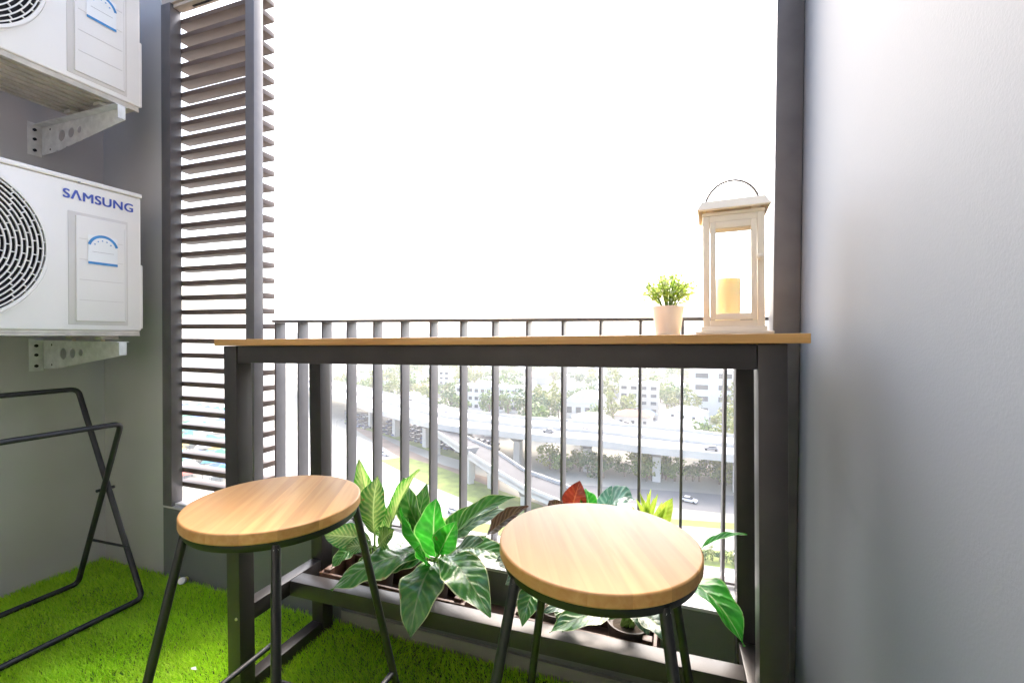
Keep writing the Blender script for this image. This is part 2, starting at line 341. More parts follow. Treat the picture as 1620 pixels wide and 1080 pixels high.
# ------------------------------------------------------------------ stools
def make_stool(label, c, ang):
    t = thing('bar_stool', label, 'stool', (c[0], c[1], 0), (0, 0, ang), 'round bar stools at the table')
    r = .169
    MB().lathe([(.02,.6792),(r-.003,.6792),(r-.0022,.6793),(r-.0004,.6810),(r,.6822),(r,.6832),(r,.6972),(r,.6982),(r-.0006,.6996),(r-.0018,.7005),(r-.0030,.7008),(r-.0040,.7008),(.02,.7008)], 96).build('seat', M['seat'], t)
    MB().lathe([(.13,.664),(.161,.664),(.1625,.666),(.1625,.677),(.161,.6788),(.13,.6788),(.13,.664)], 96, cap=False).build('seat_ring', M['black'], t)
    rad = lambda z: .157+.143*(1-z/.668)
    for k in range(4):
        a = k*math.pi/2; d = Vector((math.cos(a), math.sin(a), 0))
        lg = MB().tube([d*rad(.670)+Vector((0,0,.670)), d*rad(.02)+Vector((0,0,.02))], .0085, 14).build('leg', M['black'], t)
        MB().lathe([(.0095,.0),(.0105,.002),(.0105,.018),(.0088,.022)], 14, c=(d*rad(.01))[:]).build('rubber_foot', M['dark'], lg)
        w = MB().lathe([(.0001,0),(.005,.0004),(.0045,.003),(.0001,.004)], 10).build('bolt', M['galv'], lg)
        w.location = d*.1625+Vector((0,0,.662)); w.rotation_euler = d.to_track_quat('Z','Y').to_euler()
    for k, z in ((0, .125), (1, .25), (2, .125), (3, .25)):
        a, b = k*math.pi/2, (k+1)*math.pi/2
        p = Vector((math.cos(a), math.sin(a), 0))*rad(z)+Vector((0,0,z)); q = Vector((math.cos(b), math.sin(b), 0))*rad(z)+Vector((0,0,z))
        MB().tube([p, q], .0068, 12).build('footrest', M['black'], t)
    return t
make_stool('round wooden bar stool in front of the table\'s left leg, nearest the rack', (-.787, .730), R(47))
make_stool('round wooden bar stool at the table\'s right half, hiding a plant', (-.119, .781), R(45+0))

# ------------------------------------------------------------------ outdoor units
def mesh_text(txt, name, m_, parent, extrude=.0006, boldness=.0):
    cu = bpy.data.curves.new(name, 'FONT'); cu.body = txt; cu.extrude = 0; cu.offset = boldness; cu.space_character = 1.06
    tmp = bpy.data.objects.new(name, cu); COL.objects.link(tmp)
    bpy.context.view_layer.update()
    me = bpy.data.meshes.new_from_object(tmp.evaluated_get(bpy.context.evaluated_depsgraph_get()))
    bpy.data.objects.remove(tmp)
    vs = [v.co.copy() for v in me.vertices]; fs = [tuple(p.vertices) for p in me.polygons]; w = max(v.x for v in vs)-min(v.x for v in vs); mb = MB()
    for i, (dx, dy) in enumerate(((-1,-1),(1,-1),(1,1),(-1,1),(0,0))):      # heavier strokes
        mb.add([(v.x+dx*w*.0058, v.y+dy*w*.003, v.z+i*.00007) for v in vs], fs)
    bpy.data.meshes.remove(me); me = bpy.data.meshes.new(name); me.from_pydata(mb.v, [], mb.f)
    o = bpy.data.objects.new(name, me); COL.objects.link(o); me.materials.append(m_); o.parent = parent
    return o
def fit_text(o, y0, y1, z0, z1, x):
    """text plane: local x -> +Y, local y -> +Z, fitted to a rectangle"""
    vs = o.data.vertices; xs = [v.co.x for v in vs]; ys = [v.co.y for v in vs]
    ax, bx, ay, by = min(xs), max(xs), min(ys), max(ys)
    for v in vs:
        v.co = (x+v.co.z, y0+(v.co.x-ax)/(bx-ax)*(y1-y0), z0+(v.co.y-ay)/(by-ay)*(z1-z0))
def make_ac(label, z0):
    D = .30; fx = D/2; y0, y1 = -.42, .415; H = .5535; cyY = .79
    t = thing('outdoor_unit', label, 'air conditioner', (-2.0-fx, cyY, z0), group='outdoor units on the side wall')
    Y = lambda y: y-cyY
    MB().box(-fx, fx, y0, y1, .012, H-.0175).build('cabinet', M['acw'], t, bevel=.006, seg=3)
    MB().box(-fx-.004, fx+.0035, y0-.003, y1+.003, H-.0165, H).build('lid', M['acw'], t, bevel=.004, seg=3)
    pan = MB().box(-fx+.004, fx-.004, y0+.004, y1-.004, .0, .0115)
    for k in range(7): pan.box(-fx+.03+k*.036, -fx+.046+k*.036, y0+.05, y1-.06-.03*(k % 2), -.006, -.0005)
    pan.box(fx-.014, fx-.002, y0+.004, y1-.004, -.008, -.0005); pan.box(-fx+.002, -fx+.014, y0+.004, y1-.004, -.008, -.0005)
    pan.build('base_pan', M['acu'], t, bevel=.001)
    # fan opening: dark well, blades, grille of rings and staggered ties
    fy, fz, fr = Y(.665), 1.330-1.047, .2545
    def ring(mb, r0, r1, x0, x1, n=96, a0=0, a1=2*math.pi, full=True):
        vs = []; fs = []; k = n if full else n+1
        for i in range(k):
            a = a0+(a1-a0)*i/n
            for (r, x) in ((r0,x0),(r1,x0),(r1,x1),(r0,x1)): vs.append((x, fy+r*math.cos(a), fz+r*math.sin(a)))
        for i in range(n):
            p = i*4; q = ((i+1) % k)*4
            for j in range(4): fs.append((p+j, p+(j+1) % 4, q+(j+1) % 4, q+j))
        if not full: fs += [(0,1,2,3), (n*4+3,n*4+2,n*4+1,n*4)]
        mb.add(vs, fs)
    well = MB(); vs = [(fx+.0012, fy+(fr-.008)*math.cos(2*math.pi*i/96), fz+(fr-.008)*math.sin(2*math.pi*i/96)) for i in range(96)]
    well.prism(vs, (.0006, 0, 0)); well.build('fan_opening', M['dark'], t)
    bl = MB()
    for k in range(3):
        a = k*2.094+.5
        pts = [(fx+.0025, fy+r*math.cos(a+w), fz+r*math.sin(a+w)) for r, w in ((.05,0),(.12,-.15),(.20,-.1),(.225,.35),(.20,.75),(.12,.7),(.06,.6))]
        bl.prism(pts, (.001, 0, 0))
    bl.build('fan_blades', M['fan'], t)
    gr = MB(); nr = 16
    ring(gr, fr-.009, fr, fx+.001, fx+.012)
    ring(gr, fr+.004, fr+.0065, fx+.0005, fx+.003)
    st = (fr-.045)/nr
    for i in range(nr): ring(gr, .04+i*st, .04+i*st+.0036, fx+.006, fx+.0115, 84)
    for i in range(nr):
        rm = .04+i*st+.0036; r2 = .04+(i+1)*st; nn = max(8, int(2*math.pi*rm/.044))
        for k in range(nn):
            a = 2*math.pi*(k+(i % 2)*.5)/nn; ca, sa = math.cos(a), math.sin(a); w = .0016
            P = []
            for x in (fx+.0065, fx+.011):
                P += [(x, fy+rm*ca-w*sa, fz+rm*sa+w*ca), (x, fy+rm*ca+w*sa, fz+rm*sa-w*ca), (x, fy+r2*ca+w*sa, fz+r2*sa-w*ca), (x, fy+r2*ca-w*sa, fz+r2*sa+w*ca)]
            gr.hexa(P)
    g = gr.build('fan_grille', M['acw'], t, smooth=False)
    hub = MB(); hub.prism([(fx+.004, fy+.043*math.cos(2*math.pi*i/40), fz+.043*math.sin(2*math.pi*i/40)) for i in range(40)], (.009, 0, 0)); hub.build('grille_hub', M['acw'], t, bevel=.002)
    for (yy, zz) in ((fy+fr+.002, fz), (Y(1.006), 1.587-1.047-.002), (fy, fz-fr-.002)):
        s_ = MB().lathe([(.0001,0),(.0035,.0003),(.003,.002),(.0001,.0028)], 10).build('screw', M['grey_print'], t); s_.location = (fx+.0008 if zz < .52 else fx+.0036, yy, zz); s_.rotation_euler = (0, R(90), 0)
    # pressed side panel: outer groove frame and raised field with creases
    pz0, pz1, py0, py1 = .032, .432, Y(.974), Y(1.158)
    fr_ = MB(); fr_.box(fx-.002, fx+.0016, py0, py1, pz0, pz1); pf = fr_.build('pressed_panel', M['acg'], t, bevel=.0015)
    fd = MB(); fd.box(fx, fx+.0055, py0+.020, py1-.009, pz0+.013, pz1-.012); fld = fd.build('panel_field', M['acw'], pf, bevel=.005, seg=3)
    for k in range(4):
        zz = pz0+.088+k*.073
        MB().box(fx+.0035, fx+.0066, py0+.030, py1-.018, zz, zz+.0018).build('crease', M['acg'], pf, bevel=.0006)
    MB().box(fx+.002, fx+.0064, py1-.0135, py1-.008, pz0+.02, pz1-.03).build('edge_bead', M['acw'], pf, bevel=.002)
    # energy sticker: clear film, blue arch with pips, blue bar
    sz = 1.047; e_ = fx+.0068
    film = MB().box(e_, e_+.0003, Y(1.028), Y(1.120), 1.300-sz, 1.405-sz).build('energy_label', M['paper'], t, smooth=False)
    arc = MB(); cy0, cz0 = Y(1.0745), 1.358-sz
    vs = []; n = 20
    for i in range(n+1):
        a = R(165-150*i/n)
        for r in (.040, .049): vs.append((e_+.0010, cy0+r*math.cos(a), cz0+r*math.sin(a)*1.05))
    arc.add(vs, [(2*i, 2*i+1, 2*i+3, 2*i+2) for i in range(n)]); arc.build('label_arch', M['sky'], film, smooth=False)
    pp = MB().box(e_+.0006, e_+.0009, Y(1.044), Y(1.106), 1.378-sz, 1.398-sz); pp.build('label_film_top', M['paper'], film, smooth=False)
    for i, a in enumerate((150, 122, 95, 68, 38)):
        MB().box(e_+.001, e_+.0013, cy0+.030*math.cos(R(a))-.002, cy0+.030*math.cos(R(a))+.002, cz0+.031*math.sin(R(a))-.002, cz0+.031*math.sin(R(a))+.002).build('label_pip', M['sky'], film, smooth=False)
    MB().box(e_+.001, e_+.0013, Y(1.028), Y(1.120), 1.300-sz, 1.309-sz).build('label_bar', M['sky'], film, smooth=False)
    MB().box(e_+.001, e_+.0013, Y(1.040), Y(1.108), 1.345-sz, 1.3462-sz).build('label_rule', M['grey_print'], film, smooth=False)
    # valve cover on the right end
    MB().box(-.06, fx-.012, y1, y1+.014, .02, .275).build('valve_cover', M['acw'], t, bevel=.005, seg=3)
    tx = mesh_text('S\u039bMSUNG', 'lettering', M['blue'], t, boldness=0)
    fit_text(tx, Y(.960), Y(1.177), 1.5205-sz, 1.5545-sz, fx+.0012)
    for yy in (.33, -.29):
        for xx in (.09, -.09):
            f = MB().box(xx-.02, xx+.02, yy-.03, yy+.03, -.022, -.0085).build('foot', M['acu'], t, bevel=.003)
            MB().lathe([(.006,-.030),(.006,-.0222)], 6, c=(xx, yy-.012, 0)).build('foot_bolt', M['brass'], f, smooth=False)
    return t
ac = make_ac('white outdoor unit with blue brand lettering, the lower of the two on the wall', 1.047)
ac2 = copy_tree(ac); ac2.location.z = 1.930; ac2['label'] = 'white outdoor unit seen from below, the upper one cut off by the photo edge'

def make_bracket(label, z):
    t = thing('wall_bracket', label, 'bracket', (XL, 1.12, z), group='steel brackets under the outdoor units')
    Lx = .525; th = .0028; h0, h1 = -.118, -.050
    top = lambda x: 0.0
    bot = lambda x: h0 if x < .07 else h0+(h1-h0)*(x-.07)/(Lx-.07)
    mb = MB()
    def cell(xa, xb, hole=None):
        q = [(xa, bot(xa)), (xb, bot(xb)), (xb, 0), (xa, 0)]
        if not hole:
            mb.prism([(x, 0, z) for x, z in q], (0, th, 0)); return
        cx, cz, r = hole; n = 32; per = []
        cw = xb-xa
        for i in range(n):
            a = 2*math.pi*i/n; dx, dz = math.cos(a), math.sin(a); tmin = 9
            for k in range(4):
                (ax, az), (bx, bz) = q[k], q[(k+1) % 4]; ex, ez = bx-ax, bz-az; den = dx*ez-dz*ex
                if abs(den) < 1e-9: continue
                tt = ((ax-cx)*ez-(az-cz)*ex)/den; ss = ((ax-cx)*dz-(az-cz)*dx)/den
                if tt > 0 and -1e-6 <= ss <= 1+1e-6: tmin = min(tmin, tt)
            per.append((cx+dx*tmin, cz+dz*tmin))
        ci = [(cx+r*math.cos(2*math.pi*i/n), cz+r*math.sin(2*math.pi*i/n)) for i in range(n)]
        vs = [(x, y, z) for y in (0, th) for x, z in per] + [(x, y, z) for y in (0, th) for x, z in ci]
        fs = []
        for i in range(n):
            j = (i+1) % n
            fs += [(i, j, 2*n+j, 2*n+i), (n+i, 3*n+i, 3*n+j, n+j), (2*n+i, 2*n+j, 3*n+j, 3*n+i)]
        mb.add(vs, fs)
    cell(0, .10); cell(.10, .165, (.135, -.053, .023)); cell(.165, .225, (.196, -.050, .020)); cell(.225, .275, (.25, -.046, .014)); cell(.275, Lx)
    mb.build('web', M['galv'], t)
    MB().box(.0, Lx, -.0285, -.0005, -.003, -.0004).box(.08, Lx, -.0006, .0105, -.0029, -.0005).build('top_flange', M['galv'], t)
    fl = MB().box(0, .003, -.045, -.0005, -.126, .006); fl.build('wall_plate', M['galv'], t, bevel=.0006)
    MB().box(Lx-.003, Lx+.0005, -.022, -.0005, h1, -.0035).build('end_lip', M['galv'], t)
    for zz in (-.022, -.060, -.105):
        b = MB().lathe([(.0065,.003),(.0065,.008),(.0001,.0085)], 6).build('bolt', M['dark'], t); b.location = (.0, -.024, zz); b.rotation_euler = (0, R(90), 0)
    for zz in (-.018, -.100):
        b = MB().lathe([(.0001,0),(.0045,.0003),(.0001,.001)], 12).build('bolt_hole', M['dark'], t); b.location = (.06, -.0003, zz); b.rotation_euler = (R(90), 0, 0)
    return t
make_bracket('galvanised triangular bracket with three holes under the lower outdoor unit', 1.0175)
make_bracket('galvanised triangular bracket with three holes under the upper outdoor unit', 1.8995)

# ------------------------------------------------------------------ folding drying rack
rk = thing('drying_rack', 'black folding rack of bent tubes standing by the dark wall', 'drying rack', (-2.1, .75, 0)); o_ = (-2.1, .75, 0)
def round_path(pts, rad=.026, n=6):
    out = []; P = [Vector(p) for p in pts]; k = len(P)
    for i in range(k):
        a, b, c = P[i-1], P[i], P[(i+1) % k]
        u = (a-b).normalized(); w = (c-b).normalized()
        for j in range(n+1):
            t = j/n; out.append((b+u*rad)*(1-t)**2 + b*2*t*(1-t) + (b+w*rad)*t*t)
    return out
ya, yb = .15, 1.155
A = [(-2.312, yb, .818), (-1.918, yb, .030), (-1.918, ya, .030), (-2.312, ya, .818)]
B = [(-2.0, yb-.022, .702), (-2.275, yb-.022, .030), (-2.275, ya+.022, .030), (-2.0, ya+.022, .702)]
for pts in (A, B):
    MB().tube(round_path(pts), .0098, 12, closed=True).build('tube_frame', M['rack'], rk, off=o_)
for yy in (yb-.011, ya+.011):
    MB().tube([(-2.205, yy, .215), (-1.985, yy, .222)], .005, 10).build('cross_brace', M['rack'], rk, off=o_)
    MB().tube([(-2.117, yy-.03, .432), (-2.117, yy+.03, .432)], .006, 10).build('pivot', M['rack'], rk, off=o_)

# ------------------------------------------------------------------ lantern, candle, potted plant on the table
def ztop(x): return .012 + (x-TX)*math.sin(R(.95)) + (ZT+.0175)*math.cos(R(.95)) + .0006
LX, LY = .124, 1.115
ln = thing('lantern', 'tall cream candle lantern with wire handle on the table\'s right end', 'lantern', (LX, LY, ztop(LX)), (0, R(-.95), R(-4)))
ln.scale = (1.04, 1.04, .985)
h = .0565
MB().box(-.071, .071, -.071, .071, 0, .0065).build('base', M['lant'], ln, bevel=.002)
MB().box(-h-.004, h+.004, -h-.004, h+.004, .0068, .017).build('plinth', M['lant'], ln, bevel=.0015)
for sx in (-1, 1):
    for sy in (-1, 1):
        x, y = sx*(h-.0065), sy*(h-.0065); MB().box(x-.0065, x+.0065, y-.0065, y+.0065, .0172, .2565).build('corner_post', M['lant'], ln, bevel=.0012)
for sy in (-1, 1):
    for z0, z1 in ((.0172, .030), (.243, .2563)):
        MB().box(-h+.0132, h-.0132, sy*h-.0105*(sy > 0)-.0005*(sy < 0)+.0, sy*h+.0005*(sy > 0)+.0105*(sy < 0), z0, z1).build('rail', M['lant'], ln, bevel=.001)
for sx in (-1, 1):
    for z0, z1 in ((.0172, .030), (.243, .2563)):
        MB().box(sx*h-.0105*(sx > 0), sx*h+.0105*(sx < 0), -h+.0132, h-.0132, z0, z1).build('rail', M['lant'], ln, bevel=.001)
dr = MB()
for sx in (-1, 1): dr.box(sx*.0425-.0105*(sx > 0)+.0, sx*.0425+.0105*(sx < 0), -h-.0035, -h+.004, .031, .242)
dr.box(-.032, .032, -h-.0034, -h+.0039, .031, .0445); dr.box(-.032, .032, -h-.0034, -h+.0039, .2275, .242)
door = dr.build('door', M['lant'], ln, bevel=.0012)
MB().lathe([(.004,0),(.004,.006),(.0065,.007),(.0065,.012),(.003,.014)], 12).build('knob', M['lant'], door)
door.children[0].location = (.047, -h-.003, .160); door.children[0].rotation_euler = (R(90), 0, 0)
MB().box(-.0478, -.0438, -h-.006, -h-.0005, .055, .078).build('hinge', M['lant'], door, bevel=.0006)
MB().box(-h-.001, h+.001, -h-.001, h+.001, .2567, .264).build('crown_board', M['lant'], ln, bevel=.0015)
for sx, sy in ((-1,-1),(1,-1),(-1,1),(1,1)): MB().box(sx*.042-.008, sx*.042+.008, sy*.042-.008, sy*.042+.008, .2642, .2835).build('vent_post', M['lant'], ln, bevel=.001)
rf = MB(); a, b = .067, .058
lo, hi = .270, .289
V0 = [(-a,-a,lo),(a,-a,lo),(a,a,lo),(-a,a,lo)]; V1 = [(-b,-b,hi),(b,-b,hi),(b,b,hi),(-b,b,hi)]
V2 = [(x*.965,y*.965,z-.0035) for x,y,z in V0]; V3 = [(x*.96,y*.96,z-.005) for x,y,z in V1]
rf.add(V0+V1+V2+V3, [(0,1,5,4),(1,2,6,5),(2,3,7,6),(3,0,4,7),(4,5,6,7),(8,12,13,9),(9,13,14,10),(10,14,15,11),(11,15,12,8),(12,15,14,13),(0,8,9,1),(1,9,10,2),(2,10,11,3),(3,11,8,0)])
rf.build('roof', M['lant'], ln)
hp = [(-.053*math.cos(R(i*6)), .0, .285+.062*math.sin(R(i*6))) for i in range(31)]
MB().tube(hp, .0026, 8).build('handle', M['wire'], ln)
gm = bpy.data.materials.new('clear_glass'); gm.use_nodes = True; g_ = gm.node_tree.nodes; gb = g_['Principled BSDF']
gl = g_.new('ShaderNodeBsdfGlossy'); gl.inputs['Roughness'].default_value = .02; tr = g_.new('ShaderNodeBsdfTransparent'); mx = g_.new('ShaderNodeMixShader'); fz = g_.new('ShaderNodeFresnel'); fz.inputs[0].default_value = 1.3
gm.node_tree.links.new(fz.outputs[0], mx.inputs[0]); gm.node_tree.links.new(tr.outputs[0], mx.inputs[1]); gm.node_tree.links.new(gl.outputs[0], mx.inputs[2]); gm.node_tree.links.new(mx.outputs[0], g_['Material Output'].inputs[0])
MB().box(-.034, .034, -h+.0055, -h+.0075, .040, .232).build('glass_pane', gm, door, smooth=False)
MB().box(-.043, .043, h-.0075, h-.0055, .031, .242).build('glass_pane', gm, ln, smooth=False)
cd_ = thing('pillar_candle', 'pale yellow pillar candle inside the cream lantern', 'candle', (LX-.010, LY+.0, ztop(LX-.010)+.0172))
MB().lathe([(.0245,0),(.0255,.002),(.0255,.104),(.0245,.1065),(.019,.1072),(.012,.105),(.0001,.104)], 40).build('wax_body', M['wax'], cd_)
MB().tube([(0,0,.104),(.0005,0,.110),(.002,.001,.114)], .001, 6).build('wick', M['wick'], cd_)

PX, PY = -.012, 1.12
pt = thing('small_potted_plant', 'little white pot with bushy light green sprigs beside the lantern', 'potted plant', (PX, PY, ztop(PX)))
MB().lathe([(.0255,0),(.0275,.0015),(.0355,.064),(.036,.0665),(.0345,.0668),(.033,.058),(.0001,.057)], 48).build('pot', M['pot'], pt)
MB().lathe([(.0330,.0578),(.0001,.0605)], 24, cap=False).build('soil', M['soil'], pt)
fm = foliage_mat('sprig_leaf', (.34,.50,.05), (.66,.78,.24), .6); fm2 = foliage_mat('sprig_leaf_pale', (.40,.50,.24), (.66,.72,.48), .5)
lf, lf2, stm = MB(), MB(), MB()
rs = random.Random(3)
for k in range(62):
    az = rs.uniform(0, 6.283); sp = rs.uniform(.1, 1)**.6; tip = Vector((math.cos(az)*.063*sp, math.sin(az)*.055*sp, .096+.044*(1-sp**2)+rs.uniform(-.014,.010)))
    root = Vector((math.cos(az)*.012*sp, math.sin(az)*.012*sp, .058)); mid = (root+tip)/2+Vector((math.cos(az)*-.004, math.sin(az)*-.004, .006))
    stm.tube([root, mid, tip], .0009, 5)
    for q in range(11):
        t = .50+.5*q/10; p = root*(1-t)**2+mid*2*t*(1-t)+tip*t*t
        p += Vector((rs.gauss(0,.0055), rs.gauss(0,.0055), rs.gauss(0,.0045)))
        n = Vector((rs.gauss(0,1), rs.gauss(0,1), rs.gauss(.6,.8))).normalized(); tx = n.orthogonal().normalized(); tx = Quaternion(n, rs.uniform(0,6.28)) @ tx; ty = n.cross(tx)
        L_ = rs.uniform(.0075,.0125); w_ = L_*.62
        (lf2 if rs.random() < .22 else lf).add([p-tx*L_*.6, p+ty*w_*.5+n*.0006, p+tx*L_*.6-n*.001, p-ty*w_*.5+n*.0006, p+tx*L_*.1+ty*w_*.55, p+tx*L_*.1-ty*w_*.55], [(0,5,2,4)])
lf.build('foliage', fm, pt); lf2.build('pale_foliage', fm2, pt); stm.build('stems', M['stem'], pt)

# ------------------------------------------------------------------ planter crates and leafy plants
def crate(label, x0, x1):
    y0, y1, hgt = 1.176, 1.322, .272
    xm, ym = (x0+x1)/2, (y0+y1)/2
    t = thing('planter_crate', label, 'planter', (xm, ym, .1925), group='dark wooden planter crates')
    a, b, c, d = x0-xm, x1-xm, y0-ym, y1-ym
    for z0 in (.001,):
        MB().box(a, b, c, c+.009, z0, z0+.078).build('board', M['crate'], t, bevel=.0015)
        MB().box(a, b, d-.009, d, z0, z0+.078).build('board', M['crate'], t, bevel=.0015)
        MB().box(a+.0005, a+.0095, c+.0095, d-.0095, z0, z0+.078).build('board', M['crate'], t, bevel=.0015)
        MB().box(b-.0095, b-.0005, c+.0095, d-.0095, z0, z0+.078).build('board', M['crate'], t, bevel=.0015)
    for x in (a+.012, b-.036):
        for y in (c+.0095, d-.0335): MB().box(x, x+.024, y, y+.024, .001, .088).build('corner_post', M['crate'], t, bevel=.002)
    MB().box(a+.01, b-.01, c+.01, d-.01, .001, .008).build('crate_floor', M['crate'], t)
    return t
crate('dark wooden planter crate behind the left stool', -1.085, -.562)
crate('dark wooden planter crate mostly hidden by the right stool', -.418, -.030)

def leaf_mesh(p0, p1, w, rise=.05, up=(0,0,1), fold=.25, droop=0., peak=.42, curl=0., seed=0, sharp=1.0):
    """blade from stalk end p0 to tip p1: arched midrib, width profile, folded along the midrib, wavy rim"""
    p0, p1 = Vector(p0), Vector(p1); mid = (p0+p1)/2+Vector(up)*rise; rs_ = random.Random(seed)
    n, k = 20, 9; mb = MB(); mb.uv = []; ph = rs_.uniform(0, 6)
    side_ref = Vector(up).normalized()
    for i in range(n+1):
        t = i/n; c = p0*(1-t)**2+mid*2*t*(1-t)+p1*t*t
        tg = (p0*(-2*(1-t))+mid*(2-4*t)+p1*2*t).normalized()
        sd = tg.cross(side_ref); sd = sd.normalized() if sd.length > 1e-4 else Vector((1,0,0))
        sd = Quaternion(tg, curl*t) @ sd; nr = sd.cross(tg).normalized()
        prof = (t/peak)**.62 if t < peak else max(0, 1-((t-peak)/(1-peak))**1.75)**(.95*sharp)
        prof = max(prof, .015) if i not in (0, n) else .012
        for j in range(k):
            s = -1+2*j/(k-1); wv = .05*w*math.sin(ph+t*17+s*1.3)*abs(s)**1.5
            mb.v.append(tuple(c+sd*(s*w*.5*prof*(math.cos(fold*.8)))+nr*(abs(s)*w*.5*prof*math.sin(fold)-droop*w*(s*s)*prof+wv)))
            mb.uv.append((.5+.5*s, t))
    for i in range(n):
        for j in range(k-1): mb.f.append((i*k+j, i*k+j+1, (i+1)*k+j+1, (i+1)*k+j))
    return mb
def leafy(name, label, cat, base, leaves, root_px=None):
    """base: (x, y) of the pot; leaves: (kind, stalk end, tip, width, opts)"""
    bx, by = base; t = thing(name, label, cat, (bx, by, .2010)); off = Vector((bx, by, .2010))
    MB().lathe([(.046,0),(.049,.003),(.058,.080),(.060,.084),(.056,.084),(.054,.070),(.0001,.068)], 32).build('pot', M['potdark'], t)
    MB().lathe([(.0535,.069),(.0001,.072)], 20, cap=False).build('soil', M['soil'], t)
    for i, (kind, a, b, w, op) in enumerate(leaves):
        a, b = Vector(a), Vector(b); lb = op.pop('label', None)
        o = leaf_mesh(a, b, w, seed=i*7+len(label), **op).build('leaf', LM[kind], t, off=off)
        if lb: o['label'] = lb
        s0 = Vector((bx+random.uniform(-.018,.018), by+random.uniform(-.014,.014), .272)); mid = (s0+a)/2+Vector((0,0,.02))
        st = MB().tube([s0, s0*.4+mid*.5+a*.1, mid*.45+a*.55, a], [.0042,.0036,.003,.0022], 7).build('stalk', M['stem'], t, off=off)
    return t
K = lambda u, v, Y: at(u, v, Y=Y)
leafy('leafy_plant', 'plant with upright cream and green variegated leaves behind the left stool', 'plant', (-.915, 1.25), [
    ('light', K(594,835,1.27), K(568,726,1.29), .082, dict(rise=.02, up=(.3,-.9,.2), fold=.5)),
    ('varieg', K(592,842,1.24), K(598,752,1.27), .115, dict(rise=.03, up=(.1,-1,.1), fold=.3)),
    ('varieg', K(612,850,1.24), K(640,772,1.30), .07, dict(rise=.02, up=(-.4,-.8,.2), fold=.4)),
    ('light', K(620,830,1.22), K(664,742,1.24), .07, dict(rise=.025, up=(-.5,-.8,.2), fold=.55)),
    ('varieg', K(585,852,1.24), K(513,846,1.20), .085, dict(rise=.02, up=(0,-.8,.6), fold=.2)),
    ('varieg', K(600,862,1.22), K(624,838,1.17), .07, dict(rise=.03, up=(.2,-.8,.5), fold=.2)),
    ('glossy', K(572,862,1.24), K(524,898,1.17), .085, dict(rise=.03, up=(0,-.3,1), fold=.15)),
    ('glossy', K(596,880,1.22), K(560,925,1.15), .07, dict(rise=.03, up=(0,-.3,1), fold=.15)),
    ('varieg', K(590,865,1.22), K(545,868,1.19), .06, dict(rise=.03, up=(0,-.6,.8), fold=.15)),
    ('varieg', K(610,850,1.29), K(592,790,1.33), .08, dict(rise=.02, up=(0,-1,.1), fold=.2)),
])
leafy('leafy_plant', 'plant with big glossy drooping dark leaves and bright green young ones', 'plant', (-.712, 1.25), [
    ('glossy', K(668,872,1.22), K(523,933,1.09), .145, dict(rise=.055, up=(0,-.25,1), fold=.12, droop=.10)),
    ('glossy', K(690,888,1.20), K(649,1010,1.035), .135, dict(rise=.075, up=(0,-.5,1), fold=.15, droop=.05)),
    ('glossy', K(702,878,1.20), K(776,976,1.06), .125, dict(rise=.07, up=(.1,-.4,1), fold=.18, droop=.03)),
    ('bright', K(690,882,1.19), K(690,788,1.22), .115, dict(rise=.03, up=(0,-1,.15), fold=.35)),
    ('bright', K(694,876,1.17), K(722,824,1.19), .08, dict(rise=.02, up=(.2,-1,.15), fold=.35)),
    ('bright', K(684,884,1.21), K(634,802,1.23), .07, dict(rise=.02, up=(-.6,-.7,.2), fold=.5)),
    ('bright', K(682,900,1.17), K(664,862,1.13), .075, dict(rise=.02, up=(-.3,-.7,.6), fold=.2)),
    ('glossy', K(680,868,1.27), K(640,755,1.33), .12, dict(rise=.05, up=(-.5,-.6,.5), fold=.25)),
    ('glossy', K(708,862,1.24), K(816,786,1.20), .075, dict(rise=.055, up=(-.35,-.35,1), fold=.4, curl=.5)),
    ('sage', K(712,858,1.27), K(800,806,1.25), .085, dict(rise=.04, up=(-.2,-.6,.9), fold=.25)),
    ('bronze', K(770,846,1.27), K(836,800,1.24), .06, dict(rise=.02, up=(-.3,-.7,.6), fold=.35, label='bronze brown leaf')),
    ('glossy', K(655,872,1.26), K(560,900,1.18), .12, dict(rise=.06, up=(0,-.1,1), fold=.1, droop=.08)),
    ('glossy', K(676,880,1.22), K(600,905,1.16), .09, dict(rise=.03, up=(0,-.3,1), fold=.15, droop=.08)),
    ('sage', K(706,890,1.21), K(735,925,1.16), .07, dict(rise=.03, up=(0,-.3,1), fold=.15)),
    ('glossy', K(660,850,1.29), K(676,765,1.34), .08, dict(rise=.03, up=(.1,-1,.2), fold=.3)),
    ('glossy', K(722,868,1.26), K(806,884,1.19), .085, dict(rise=.035, up=(0,-.4,1), fold=.2)),
    ('glossy', K(700,858,1.28), K(752,798,1.31), .075, dict(rise=.03, up=(.2,-.9,.4), fold=.3)),
    ('glossy', K(722,880,1.22), K(742,940,1.13), .07, dict(rise=.03, up=(0,-.4,1), fold=.2)),
    ('sage', K(716,872,1.26), K(775,872,1.22), .09, dict(rise=.03, up=(0,-.5,1), fold=.2)),
])
